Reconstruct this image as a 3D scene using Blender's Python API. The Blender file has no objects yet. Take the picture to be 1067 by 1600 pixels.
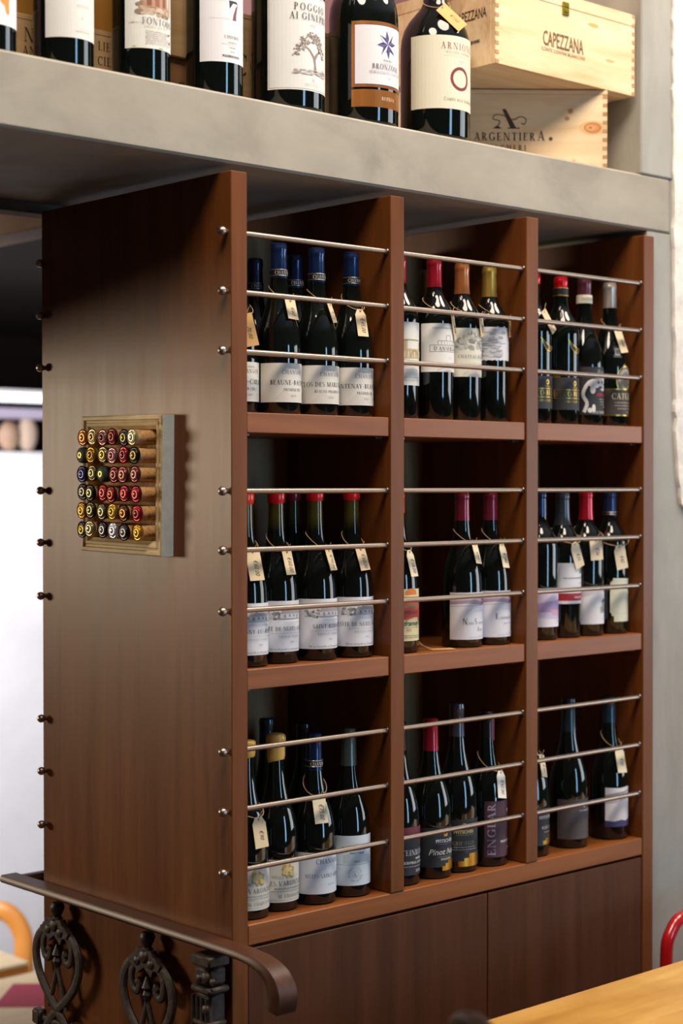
import bpy, bmesh, math, random
from mathutils import Vector, Matrix
random.seed(7)
PI = math.pi
scene = bpy.context.scene
COL = scene.collection

# ------------------------------------------------------------------ camera, world, lights, exposure
S = 0.91
def zz(z): return 1.6 + (z - 1.55) * S           # survey units -> metres
cam_d = bpy.data.cameras.new('camera')
cam = bpy.data.objects.new('camera', cam_d); COL.objects.link(cam); scene.camera = cam
cam.location = (-1.73448, -2.18396, 1.6)
_y, _p, _r = math.radians(42.135), math.radians(-0.85654), math.radians(-0.0325)
_F = Vector((math.sin(_y) * math.cos(_p), math.cos(_y) * math.cos(_p), math.sin(_p)))
_R = Vector((math.cos(_y), -math.sin(_y), 0)); _U = _R.cross(_F)
_R2 = math.cos(_r) * _R + math.sin(_r) * _U; _U2 = math.cos(_r) * _U - math.sin(_r) * _R
cam.rotation_euler = Matrix((( _R2.x, _U2.x, -_F.x), (_R2.y, _U2.y, -_F.y), (_R2.z, _U2.z, -_F.z))).to_euler()
cam_d.sensor_fit = 'VERTICAL'; cam_d.sensor_height = 36; cam_d.lens = 2671.33 / 1600 * 36
cam_d.dof.use_dof = True; cam_d.dof.focus_distance = 2.98; cam_d.dof.aperture_fstop = 2.8
cam_d.clip_start = 0.05

world = bpy.data.worlds.new('world'); scene.world = world; world.use_nodes = True
world.node_tree.nodes['Background'].inputs[0].default_value = (1.0, 0.93, 0.86, 1)
world.node_tree.nodes['Background'].inputs[1].default_value = 0.03

def area(name, loc, target, sx, sy, power, color, shape='RECTANGLE', spread=180):
    l = bpy.data.lights.new(name, 'AREA'); l.shape = shape; l.size = sx; l.size_y = sy
    l.energy = power; l.color = color; l.spread = math.radians(spread)
    o = bpy.data.objects.new(name, l); COL.objects.link(o); o.location = loc
    o.rotation_euler = (Vector(target) - Vector(loc)).to_track_quat('-Z', 'Y').to_euler()
    return o
# daylight through the tall glazed door in the street front, behind the camera
area('street_door_daylight', (1.15, -4.6, 1.5), (1.05, 0, 1.5), 0.6, 2.2, 52, (0.36, 0.66, 1.0))
# daylight through the wide shop window on the right hand side of the room
area('shop_window_daylight', (4.6, -2.6, 1.7), (0.6, 0.0, 1.5), 2.0, 1.7, 60, (0.86, 0.94, 1.0))
# daylight through the big window of the lower dining room
area('dining_window_daylight', (-2.7, 3.9, 1.72), (0.0, 0.35, 1.5), 1.0, 0.6, 92, (1.0, 0.82, 0.58))
area('dining_wall_fill_light', (-0.6, 1.7, 1.4), (1.9, 3.65, 1.6), 1.0, 0.9, 80, (0.95, 0.95, 1.0), spread=115)  # added light out of view, brightens the low white wall
# warm ceiling spots along the front of the shelves
for lx, lp in ((-0.85, 46), (0.45, 40), (1.7, 46)):
    area('ceiling_spot_light', (lx, -0.9, 3.75), (lx, -0.15, 1.5), 0.9, 0.9, lp, (1.0, 0.85, 0.68), 'DISK')
scene.view_settings.view_transform = 'Standard'; scene.view_settings.look = 'None'
scene.view_settings.exposure = 0.0; scene.view_settings.gamma = 1.0
scene.view_settings.use_curve_mapping = False
scene.cycles.max_bounces = 8; scene.cycles.diffuse_bounces = 4; scene.cycles.glossy_bounces = 4

# ------------------------------------------------------------------ materials
def srgb(h):
    if isinstance(h, str):
        h = h.lstrip('#'); c = [int(h[i:i + 2], 16) / 255 for i in (0, 2, 4)]
    else: c = h
    return tuple(((x / 12.92) if x <= 0.04045 else ((x + 0.055) / 1.055) ** 2.4) for x in c) + (1,)
_mats = {}
def mat(name, color, rough=0.5, metal=0.0, coat=0.0, spec=0.5):
    k = (name, color, rough, metal, coat)
    if k in _mats: return _mats[k]
    m = bpy.data.materials.new(name); m.use_nodes = True
    b = m.node_tree.nodes['Principled BSDF']
    b.inputs['Base Color'].default_value = srgb(color); b.inputs['Roughness'].default_value = rough
    b.inputs['Metallic'].default_value = metal; b.inputs['Coat Weight'].default_value = coat
    b.inputs['Coat Roughness'].default_value = 0.08; b.inputs['Specular IOR Level'].default_value = spec
    _mats[k] = m; return m
def grain(name, cols, scale, detail=6, rough=(0.4, 0.5), bump=0.1, coat=0.0, rot=(0, 0, 0), dist=0.01, noise2=None, spec=0.5, metal=0.0):
    """noise driven colour ramp on object coordinates; scale is xyz stretch"""
    m = bpy.data.materials.new(name); m.use_nodes = True
    nt = m.node_tree; N = nt.nodes; L = nt.links; b = N['Principled BSDF']
    tc = N.new('ShaderNodeTexCoord'); mp = N.new('ShaderNodeMapping'); mp.inputs['Scale'].default_value = scale
    mp.inputs['Rotation'].default_value = rot
    L.new(tc.outputs['Object'], mp.inputs['Vector'])
    n = N.new('ShaderNodeTexNoise'); n.inputs['Scale'].default_value = 1; n.inputs['Detail'].default_value = detail
    n.inputs['Roughness'].default_value = 0.62; n.inputs['Distortion'].default_value = 0.4
    L.new(mp.outputs['Vector'], n.inputs['Vector'])
    r = N.new('ShaderNodeValToRGB')
    while len(r.color_ramp.elements) < len(cols): r.color_ramp.elements.new(0.5)
    for e, (p, c) in zip(r.color_ramp.elements, cols): e.position = p; e.color = srgb(c)
    L.new(n.outputs['Fac'], r.inputs['Fac'])
    out = r.outputs['Color']
    if noise2:
        sc2, amt, c2 = noise2
        n2 = N.new('ShaderNodeTexNoise'); n2.inputs['Scale'].default_value = sc2; n2.inputs['Detail'].default_value = 5
        L.new(tc.outputs['Object'], n2.inputs['Vector'])
        mr = N.new('ShaderNodeMapRange'); mr.inputs['From Min'].default_value = 0.45; mr.inputs['From Max'].default_value = 0.72
        mr.inputs['To Max'].default_value = amt; L.new(n2.outputs['Fac'], mr.inputs['Value'])
        mx = N.new('ShaderNodeMix'); mx.data_type = 'RGBA'; L.new(mr.outputs['Result'], mx.inputs['Factor'])
        L.new(out, mx.inputs['A']); mx.inputs['B'].default_value = srgb(c2); out = mx.outputs['Result']
    L.new(out, b.inputs['Base Color'])
    rr = N.new('ShaderNodeMapRange'); rr.inputs['To Min'].default_value = rough[0]; rr.inputs['To Max'].default_value = rough[1]
    L.new(n.outputs['Fac'], rr.inputs['Value']); L.new(rr.outputs['Result'], b.inputs['Roughness'])
    if bump:
        bp = N.new('ShaderNodeBump'); bp.inputs['Strength'].default_value = bump; bp.inputs['Distance'].default_value = dist
        L.new(n.outputs['Fac'], bp.inputs['Height']); L.new(bp.outputs['Normal'], b.inputs['Normal'])
    b.inputs['Coat Weight'].default_value = coat; b.inputs['Coat Roughness'].default_value = 0.25
    b.inputs['Specular IOR Level'].default_value = spec; b.inputs['Metallic'].default_value = metal
    return m
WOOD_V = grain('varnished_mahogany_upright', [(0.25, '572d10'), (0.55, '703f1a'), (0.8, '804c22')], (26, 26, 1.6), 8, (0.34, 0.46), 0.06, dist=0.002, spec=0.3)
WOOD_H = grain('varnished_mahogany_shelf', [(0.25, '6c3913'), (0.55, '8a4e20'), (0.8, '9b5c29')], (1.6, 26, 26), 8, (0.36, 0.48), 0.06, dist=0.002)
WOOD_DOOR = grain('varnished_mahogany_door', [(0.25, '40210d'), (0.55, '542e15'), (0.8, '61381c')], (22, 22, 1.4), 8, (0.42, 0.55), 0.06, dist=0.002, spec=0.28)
WOOD_BACK = grain('dull_brown_backing_board', [(0.25, '7a5d40'), (0.55, '99764f'), (0.8, 'b38e62')], (30, 30, 2.2), 8, (0.4, 0.55), 0.05, dist=0.002)
WOOD_RAIL = grain('polished_dark_walnut', [(0.3, '35190c'), (0.7, '57301a')], (30, 4, 30), 6, (0.36, 0.5), 0.04, dist=0.002)
CONCRETE = grain('bare_grey_concrete', [(0.3, '8b857a'), (0.5, '9d978b'), (0.75, 'aaa498')], (5, 5, 8), 9, (0.8, 0.95), 0.25, dist=0.004, noise2=(2.3, 0.4, '8a8173'))
COLUMN = grain('grey_concrete_column', [(0.3, '8f8d86'), (0.5, '9f9d96'), (0.75, 'acaaa3')], (7, 7, 3), 9, (0.8, 0.95), 0.25, dist=0.004, noise2=(3, 0.4, '8c877c'))
PLASTER = grain('rough_white_plaster', [(0.3, 'd9d3ca'), (0.6, 'e9e4dc'), (0.8, 'f1ede6')], (14, 14, 14), 8, (0.85, 0.95), 0.7, dist=0.012)
WHITEWALL = grain('white_painted_wall', [(0.3, 'e3e0e2'), (0.7, 'efedef')], (3, 3, 3), 4, (0.8, 0.9), 0.05)
MAUVE = grain('mauve_painted_wall', [(0.3, '7d5a60'), (0.7, '8a666b')], (4, 4, 4), 4, (0.75, 0.85), 0.05)
NICHE = grain('dark_cement_render', [(0.3, '5d5448'), (0.7, '746a5b')], (8, 8, 8), 8, (0.85, 0.95), 0.4, dist=0.006)
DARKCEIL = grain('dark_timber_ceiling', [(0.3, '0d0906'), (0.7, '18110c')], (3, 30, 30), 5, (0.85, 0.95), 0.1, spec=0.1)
DARKBEAM = grain('brown_timber_beam', [(0.3, '4a3222'), (0.7, '5f4430')], (3, 30, 30), 5, (0.7, 0.8), 0.1)
FLOOR = grain('terracotta_floor', [(0.3, '3a271d'), (0.7, '4b3326')], (6, 6, 6), 5, (0.5, 0.6), 0.05)
PINE = grain('pale_pine', [(0.28, 'c99f6a'), (0.45, 'e2c196'), (0.6, 'ecd2aa'), (0.8, 'f0dab6')], (2.2, 30, 22), 7, (0.5, 0.6), 0.05, dist=0.001)
PINE_END = grain('pine_end_grain', [(0.3, 'a37d51'), (0.7, 'bd9565')], (60, 60, 60), 4, (0.6, 0.7), 0.05, dist=0.001)
PINE_DULL = grain('weathered_pine', [(0.3, 'a08059'), (0.5, 'b9976c'), (0.75, 'c9aa80')], (2.2, 30, 40), 7, (0.55, 0.65), 0.08, dist=0.001)
TABLE = grain('honey_pine_table', [(0.25, 'a8742c'), (0.42, 'cb9647'), (0.6, 'd9a95a'), (0.8, 'e3ba70')], (2.0, 17, 17), 8, (0.3, 0.42), 0.05, dist=0.001, noise2=(7, 0.35, '9a6526'))
CORK = grain('agglomerated_cork', [(0.3, 'a87444'), (0.5, 'cb9c64'), (0.75, 'dcb580')], (160, 160, 160), 6, (0.75, 0.85), 0.3, dist=0.002)
FRAME_M = grain('limed_gilt_wood', [(0.32, '96753f'), (0.42, 'cdb584'), (0.7, 'e6d5ac')], (90, 12, 45), 8, (0.5, 0.65), 0.3, dist=0.002)
FRAME_SIDE = grain('pale_blue_painted_wood', [(0.3, 'c3d2d8'), (0.7, 'd6e2e6')], (50, 50, 50), 5, (0.7, 0.8), 0.1)
STEEL = mat('brushed_steel', 'a8998d', 0.38, 1.0)
STEEL_D = mat('dull_steel', '8a8581', 0.32, 1.0)
IRON = grain('cast_iron_bronze_paint', [(0.35, '1c120c'), (0.6, '33221a'), (0.8, '4f3a2b')], (80, 80, 80), 6, (0.42, 0.6), 0.35, dist=0.003, spec=0.6)
GLASS = mat('dark_green_bottle_glass', '0b0f0c', 0.045, 0, 0, 0.6)
def glass_neck():
    m = bpy.data.materials.new('olive_bottle_glass'); m.use_nodes = True
    nt = m.node_tree; N = nt.nodes; L = nt.links; b = N['Principled BSDF']
    tc = N.new('ShaderNodeTexCoord'); sp = N.new('ShaderNodeSeparateXYZ'); L.new(tc.outputs['Object'], sp.inputs[0])
    mr = N.new('ShaderNodeMapRange'); mr.inputs['From Min'].default_value = 0.225; mr.inputs['From Max'].default_value = 0.25
    L.new(sp.outputs['Z'], mr.inputs['Value'])
    mx = N.new('ShaderNodeMix'); mx.data_type = 'RGBA'; L.new(mr.outputs['Result'], mx.inputs['Factor'])
    mx.inputs['A'].default_value = srgb('0c0f0c'); mx.inputs['B'].default_value = srgb('3a3510')
    L.new(mx.outputs['Result'], b.inputs['Base Color']); b.inputs['Roughness'].default_value = 0.05
    return m
GLASS_N = glass_neck()
def paper(c): return mat('label_paper', c, 0.62)
def ink(c): return mat('print_ink', c, 0.6)
GOLD = mat('gold_foil', 'c09a3e', 0.3, 0.9)
SILVER = mat('silver_foil', 'b8b2aa', 0.3, 0.9)
CARD = mat('buff_card', 'd8c29c', 0.75); CARD_O = mat('kraft_card', 'c99a5c', 0.75); CARD_W = mat('white_card', 'e6e4dc', 0.7)
CARD_P = mat('pale_card', 'e0d3b4', 0.75)
TWINE = mat('natural_twine', 'b39469', 0.85); PEN = mat('pen_ink', '4a3d33', 0.7)

# ------------------------------------------------------------------ mesh helpers
def finish(name, bm, m, parent=None, smooth=False, props=None):
    me = bpy.data.meshes.new(name)
    bm.normal_update(); bm.to_mesh(me); bm.free()
    for x in (m if isinstance(m, (list, tuple)) else [m]): me.materials.append(x)
    if smooth:
        me.polygons.foreach_set('use_smooth', [True] * len(me.polygons))
        try: me.set_sharp_from_angle(angle=math.radians(38))
        except Exception: pass
    o = bpy.data.objects.new(name, me); COL.objects.link(o)
    if parent: o.parent = parent
    for k, v in (props or {}).items(): o[k] = v
    return o
def thing(name, label, cat, loc=(0, 0, 0), rotz=0, group=None):
    o = bpy.data.objects.new(name, None); COL.objects.link(o); o.empty_display_size = 0.05
    o.location = loc; o.rotation_euler = (0, 0, rotz); o['label'] = label; o['category'] = cat
    if group: o['group'] = group
    return o
def tag(o, label, cat, group=None):
    o['label'] = label; o['category'] = cat
    if group: o['group'] = group
    return o
def struct(name, bm, m, label=None):
    o = finish(name, bm, m); o['kind'] = 'structure'
    if label: o['label'] = label
    return o
def box(bm, x0, x1, y0, y1, z0, z1, bev=0.0, mi=0):
    vs = [bm.verts.new(p) for p in ((x0, y0, z0), (x1, y0, z0), (x1, y1, z0), (x0, y1, z0), (x0, y0, z1), (x1, y0, z1), (x1, y1, z1), (x0, y1, z1))]
    fs = [bm.faces.new([vs[i] for i in q]) for q in ((3, 2, 1, 0), (4, 5, 6, 7), (0, 1, 5, 4), (1, 2, 6, 5), (2, 3, 7, 6), (3, 0, 4, 7))]
    for f in fs: f.material_index = mi
    if bev:
        es = list({e for f in fs for e in f.edges})
        bmesh.ops.bevel(bm, geom=es, offset=bev, segments=1, affect='EDGES', profile=0.5)
    return fs
def BOX(*a, **k):
    bm = bmesh.new(); box(bm, *a, **k); return bm
def lathe(bm, prof, n=32, mi=0, M=None, caps=True):
    rings = []
    for r, z in prof:
        ring = []
        for i in range(n):
            a = 2 * PI * i / n; v = Vector((r * math.cos(a), r * math.sin(a), z))
            ring.append(bm.verts.new(M @ v if M else v))
        rings.append(ring)
    for a, b in zip(rings, rings[1:]):
        for i in range(n):
            f = bm.faces.new((a[i], a[(i + 1) % n], b[(i + 1) % n], b[i])); f.material_index = mi
    if caps:
        f = bm.faces.new(list(reversed(rings[0]))); f.material_index = mi
        f = bm.faces.new(rings[-1]); f.material_index = mi
def tube(bm, pts, r, n=8, mi=0, closed=False, flat=None):
    """swept round tube; r may be a list; flat=(axis Vector, factor) squashes the section along an axis"""
    pts = [Vector(p) for p in pts]; m = len(pts); rings = []
    rs = r if isinstance(r, (list, tuple)) else [r] * m
    t0 = (pts[1] - pts[0]).normalized(); up = Vector((0, 0, 1)) if abs(t0.z) < 0.9 else Vector((1, 0, 0))
    nrm = (up - t0 * up.dot(t0)).normalized()
    for i, p in enumerate(pts):
        a = pts[i - 1] if (i > 0 or closed) else p; b = pts[(i + 1) % m] if (i < m - 1 or closed) else p
        t = (b - a).normalized(); nrm = (nrm - t * nrm.dot(t)).normalized(); bi = t.cross(nrm)
        ring = []
        for k in range(n):
            an = 2 * PI * k / n; d = (nrm * math.cos(an) + bi * math.sin(an)) * rs[i]
            if flat: d = d - flat[0] * d.dot(flat[0]) * (1 - flat[1])
            ring.append(bm.verts.new(p + d))
        rings.append(ring)
    pairs = list(zip(rings, rings[1:])) + ([(rings[-1], rings[0])] if closed else [])
    for a, b in pairs:
        for k in range(n):
            f = bm.faces.new((a[k], a[(k + 1) % n], b[(k + 1) % n], b[k])); f.material_index = mi
    if not closed:
        f = bm.faces.new(list(reversed(rings[0]))); f.material_index = mi
        f = bm.faces.new(rings[-1]); f.material_index = mi
def arc(cx, cy, rx, ry, a0, a1, n=16):
    return [(cx + rx * math.cos(math.radians(a0 + (a1 - a0) * i / n)), cy + ry * math.sin(math.radians(a0 + (a1 - a0) * i / n))) for i in range(n + 1)]
def smooth_pts(pts, k=6):
    """Catmull-Rom through points"""
    P = [Vector(p) for p in pts]; P = [P[0] * 2 - P[1]] + P + [P[-1] * 2 - P[-2]]; out = []
    for i in range(1, len(P) - 2):
        for j in range(k):
            t = j / k; a, b, c, d = P[i - 1], P[i], P[i + 1], P[i + 2]
            out.append(0.5 * ((2 * b) + (c - a) * t + (2 * a - 5 * b + 4 * c - d) * t * t + (3 * b - a - 3 * c + d) * t ** 3))
    out.append(P[-2]); return out

# ------------------------------------------------------------------ lettering: a small roman capital face drawn from strokes
TK, TN, SH, SE = 0.15, 0.055, 0.045, 0.085
def g_v(x, w=TK, y0=0, y1=1, s=True):
    o = [[(x - w / 2, y0), (x + w / 2, y0), (x + w / 2, y1), (x - w / 2, y1)]]
    if s:
        if y0 == 0: o.append(g_s(x, 0, w))
        if y1 == 1: o.append(g_s(x, 1 - SH, w))
    return o
def g_s(x, y, w=TK): return [(x - w / 2 - SE, y), (x + w / 2 + SE, y), (x + w / 2 + SE, y + SH), (x - w / 2 - SE, y + SH)]
def g_h(x0, x1, y, h=TN): return [(x0, y), (x1, y), (x1, y + h), (x0, y + h)]
def g_d(x0, y0, x1, y1, w): return [(x0 - w / 2, y0), (x0 + w / 2, y0), (x1 + w / 2, y1), (x1 - w / 2, y1)]
def g_ring(cx, cy, rx, ry, tk, tn, a0=0, a1=360, n=20):
    o = arc(cx, cy, rx, ry, a0, a1, n); i = arc(cx, cy, rx - tk, ry - tn, a0, a1, n); q = []
    for k in range(n): q.append([i[k], o[k], o[k + 1], i[k + 1]])
    return q
def build_glyphs():
    G = {}
    G['A'] = (0.80, [g_d(0.12, 0, 0.40, 1, TN), g_d(0.66, 0, 0.40, 1, TK), g_h(0.20, 0.56, 0.32), g_s(0.12, 0, TN), g_s(0.67, 0, TK)])
    G['B'] = (0.66, g_v(0.18) + g_ring(0.24, 0.755, 0.27, 0.245, TK, TN, -90, 90, 12) + g_ring(0.24, 0.27, 0.33, 0.27, TK, TN, -90, 90, 12) + [g_h(0.18, 0.26, 0), g_h(0.18, 0.26, 1 - TN), g_h(0.18, 0.26, 0.49)])
    G['C'] = (0.80, g_ring(0.45, 0.5, 0.39, 0.52, TK, TN, 45, 315, 22) + [[(0.68, 0.66), (0.72, 0.66), (0.74, 1.0), (0.70, 0.98)]])
    G['D'] = (0.84, g_v(0.18) + g_ring(0.24, 0.5, 0.52, 0.5, TK, TN, -90, 90, 16) + [g_h(0.18, 0.26, 0), g_h(0.18, 0.26, 1 - TN)])
    E = [g_h(0.18, 0.56, 0), g_h(0.18, 0.54, 1 - TN), g_h(0.18, 0.46, 0.5), [(0.53, 0), (0.57, 0), (0.61, 0.26), (0.57, 0.26)], [(0.51, 1), (0.55, 1), (0.55, 0.76), (0.52, 0.76)], g_h(0.44, 0.47, 0.42, 0.22)]
    G['E'] = (0.66, g_v(0.18) + E); G['F'] = (0.62, g_v(0.18) + E[1:3] + E[4:])
    G['G'] = (0.86, g_ring(0.45, 0.5, 0.39, 0.52, TK, TN, 45, 320, 22) + [[(0.68, 0.66), (0.72, 0.66), (0.74, 1.0), (0.70, 0.98)]] + [g_v(0.70, TK, 0.06, 0.42, False)[0], g_h(0.55, 0.84, 0.40, SH)])
    G['H'] = (0.90, g_v(0.18) + g_v(0.72) + [g_h(0.18, 0.72, 0.49)])
    G['I'] = (0.38, g_v(0.19)); G['J'] = (0.42, g_v(0.24, TK, 0.0, 1)); G['K'] = (0.84, g_v(0.18) + [g_d(0.22, 0.42, 0.64, 0.98, TN), g_d(0.68, 0, 0.36, 0.60, TK), g_s(0.66, 0), g_s(0.64, 1 - SH, TN)])
    G['L'] = (0.62, g_v(0.18) + [E[0], E[3]])
    G['M'] = (1.04, g_v(0.15, TN) + g_v(0.86) + [g_d(0.50, 0, 0.17, 1, TK), g_d(0.50, 0, 0.83, 1, TN)])
    G['N'] = (0.90, g_v(0.15, TN) + g_v(0.74, TN) + [g_d(0.72, 0, 0.19, 1, TK)])
    G['O'] = (0.88, g_ring(0.44, 0.5, 0.40, 0.52, TK, TN, 0, 360, 28)); G['Q'] = (0.88, g_ring(0.44, 0.5, 0.40, 0.52, TK, TN, 0, 360, 28) + [g_d(0.82, -0.18, 0.50, 0.08, TK)])
    P = g_v(0.18) + g_ring(0.24, 0.73, 0.32, 0.27, TK, TN, -90, 90, 12) + [g_h(0.18, 0.26, 1 - TN), g_h(0.18, 0.26, 0.46)]
    G['P'] = (0.64, P); G['R'] = (0.74, P + [g_d(0.64, 0, 0.34, 0.48, TK), g_s(0.64, 0)])
    G['S'] = (0.58, g_ring(0.28, 0.745, 0.22, 0.265, 0.10, TN, 40, 255, 12) + g_ring(0.28, 0.26, 0.25, 0.27, 0.10, TN, -140, 75, 12) + [g_d(0.36, 0.42, 0.20, 0.58, TK)])
    G['T'] = (0.74, g_v(0.37) + [g_h(0.05, 0.69, 1 - TN), [(0.03, 0.76), (0.06, 0.76), (0.09, 1), (0.05, 1)], [(0.71, 0.76), (0.68, 0.76), (0.65, 1), (0.69, 1)]])
    G['U'] = (0.86, g_v(0.18, TK, 0.3, 1) + g_v(0.68, TN, 0.3, 1) + g_ring(0.405, 0.32, 0.30, 0.34, TK * 0.8, TN, 180, 360, 14))
    G['V'] = (0.80, [g_d(0.40, 0, 0.14, 1, TK), g_d(0.40, 0, 0.68, 1, TN), g_s(0.14, 1 - SH), g_s(0.68, 1 - SH, TN)])
    G['W'] = (1.12, [g_d(0.34, 0, 0.13, 1, TK), g_d(0.34, 0, 0.56, 1, TN), g_d(0.78, 0, 0.56, 1, TK), g_d(0.78, 0, 1.0, 1, TN), g_s(0.13, 1 - SH), g_s(1.0, 1 - SH, TN)])
    G['X'] = (0.82, [g_d(0.66, 0, 0.16, 1, TK), g_d(0.14, 0, 0.66, 1, TN), g_s(0.14, 0, TN), g_s(0.68, 0), g_s(0.14, 1 - SH), g_s(0.66, 1 - SH, TN)])
    G['Y'] = (0.80, g_v(0.40, TK, 0, 0.45) + [g_d(0.40, 0.42, 0.14, 1, TK), g_d(0.40, 0.42, 0.66, 1, TN), g_s(0.14, 1 - SH), g_s(0.66, 1 - SH, TN)])
    G['Z'] = (0.70, [g_h(0.06, 0.62, 0), g_h(0.08, 0.62, 1 - TN), g_d(0.13, 0, 0.56, 1, TK)])
    G['-'] = (0.45, [g_h(0.06, 0.38, 0.36, 0.07)]); G['.'] = (0.25, [g_h(0.06, 0.17, 0, 0.12)]); G["'"] = (0.22, [g_d(0.08, 0.7, 0.12, 1.0, 0.08)])
    G['&'] = (0.9, g_ring(0.36, 0.25, 0.30, 0.27, 0.11, TN, 60, 380, 16) + g_ring(0.36, 0.76, 0.19, 0.25, 0.09, TN, 0, 360, 14) + [g_d(0.84, 0, 0.30, 0.62, TK)])
    return G
GL = build_glyphs()
def serif_polys(txt, xs=1.0, track=0.04):
    """roman caps; lower-case letters become small caps"""
    x = 0; out = []
    acc = {'Ô': ('O', '^'), 'Â': ('A', '^'), 'Ü': ('U', ':')}
    for ch in txt:
        if ch == ' ': x += 0.38 * xs; continue
        k = 1.0 if (ch.isupper() or not ch.isalpha()) else 0.78
        a = acc.get(ch.upper()); base = a[0] if a else ch.upper()
        if base not in GL:
            for p, w in [bfont_polys(ch)]:
                out += [[(px * xs + x, py) for px, py in q] for q in p]; x += (w + track) * xs
            continue
        w, ps = GL[base]
        for q in ps: out.append([(px * k * xs + x, py * k) for px, py in q])
        if a:
            for q in ([[(0.3, 1.08), (0.36, 1.08), (0.44, 1.22), (0.42, 1.26)], [(0.58, 1.08), (0.52, 1.08), (0.42, 1.22), (0.44, 1.26)]] if a[1] == '^' else [[(0.25, 1.1), (0.35, 1.1), (0.35, 1.22), (0.25, 1.22)], [(0.5, 1.1), (0.6, 1.1), (0.6, 1.22), (0.5, 1.22)]]):
                out.append([(px * k * xs + x, py * k) for px, py in q])
        x += (w * k + track) * xs
    return out, x
_bf = {}
def bfont_polys(txt, bold=0.0, shear=0.0):
    key = (txt, bold, shear)
    if key in _bf: return _bf[key]
    c = bpy.data.curves.new('lettering', 'FONT'); c.body = txt; c.size = 1; c.resolution_u = 2; c.offset = bold; c.shear = shear
    o = bpy.data.objects.new('lettering', c); COL.objects.link(o)
    dg = bpy.context.evaluated_depsgraph_get(); dg.update()
    me = bpy.data.meshes.new_from_object(o.evaluated_get(dg))
    k = 1 / 0.73
    ps = [[(me.vertices[i].co.x * k, me.vertices[i].co.y * k) for i in p.vertices] for p in me.polygons]
    w = max([x for q in ps for x, y in q] or [0.3])
    bpy.data.objects.remove(o); bpy.data.curves.remove(c); bpy.data.meshes.remove(me)
    _bf[key] = (ps, w); return _bf[key]

def art_polys(items):
    """items -> list of (polygon in metres, material).  Sizes in millimetres."""
    out = []
    for it in items:
        k = it[0]
        if k == 'T':                                   # ('T', font, text, cap height, centre s, baseline z, colour, {opts})
            _, font, txt, h, s, z, c = it[:7]; op = it[7] if len(it) > 7 else {}
            if font == 's': ps, w = serif_polys(txt, op.get('xs', 1.0), op.get('track', 0.06))
            else: ps, w = bfont_polys(txt, op.get('bold', 0.0), 0.35 if font == 'i' else 0.0)
            xs = 1.0 if font == 's' else op.get('xs', 1.0)
            al = op.get('al', 'c'); sh = {'c': w * xs / 2, 'l': 0, 'r': w * xs}[al]
            m = c if not isinstance(c, str) else ink(c)
            for q in ps:
                p2 = [((x * xs - sh) * h, y * h) for x, y in q]
                rt = op.get('rot', 0)
                if rt: ca, sa = math.cos(math.radians(rt)), math.sin(math.radians(rt)); p2 = [(x * ca - y * sa, x * sa + y * ca) for x, y in p2]
                out.append(([((x + s) / 1000, (y + z) / 1000) for x, y in p2], m, it))
        elif k == 'R':                                 # ('R', s0, s1, z0, z1, colour)
            _, a, b, z0, z1, c = it[:6]; m = c if not isinstance(c, str) else ink(c)
            out.append(([(a / 1000, z0 / 1000), (b / 1000, z0 / 1000), (b / 1000, z1 / 1000), (a / 1000, z1 / 1000)], m, it))
        elif k == 'E':                                 # ('E', s, z, rs, rz, colour)
            _, s, z, rs, rz, c = it[:6]; m = c if not isinstance(c, str) else ink(c)
            out.append(([(x / 1000, y / 1000) for x, y in arc(s, z, rs, rz, 0, 360, 20)[:-1]], m, it))
        elif k == 'O':                                 # ring ('O', s, z, rs, rz, thick, colour, a0, a1)
            _, s, z, rs, rz, t, c = it[:7]; a0, a1 = it[7:9] if len(it) > 7 else (0, 360); m = c if not isinstance(c, str) else ink(c)
            for q in g_ring(s, z, rs, rz, t, t, a0, a1, 28): out.append(([(x / 1000, y / 1000) for x, y in q], m, it))
        elif k == 'P':                                 # polygon
            _, pts, c = it[:3]; m = c if not isinstance(c, str) else ink(c)
            out.append(([(x / 1000, y / 1000) for x, y in pts], m, it))
        elif k == 'K':                                 # thin pen line through points ('K', pts, width, colour)
            _, pts, w, c = it[:4]; m = c if not isinstance(c, str) else ink(c)
            for (x0, y0), (x1, y1) in zip(pts, pts[1:]):
                d = math.hypot(x1 - x0, y1 - y0) or 1; nx, ny = -(y1 - y0) / d * w / 2, (x1 - x0) / d * w / 2
                out.append(([((x0 + nx) / 1000, (y0 + ny) / 1000), ((x0 - nx) / 1000, (y0 - ny) / 1000), ((x1 - nx) / 1000, (y1 - ny) / 1000), ((x1 + nx) / 1000, (y1 + ny) / 1000)], m, it))
        elif k == 'L':                                 # row of tiny illegible print ('L', s0, s1, z, colour, h)
            _, a, b, z, c = it[:5]; h = it[5] if len(it) > 5 else 0.9; rnd = random.Random(int(a * 31 + z * 17)); x = a
            while x < b:
                w = rnd.uniform(1.2, 4.5); out.append(([(x / 1000, z / 1000), (min(x + w, b) / 1000, z / 1000), (min(x + w, b) / 1000, (z + h) / 1000), (x / 1000, (z + h) / 1000)], ink(c), it)); x += w + rnd.uniform(0.7, 1.3)
    return out
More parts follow.
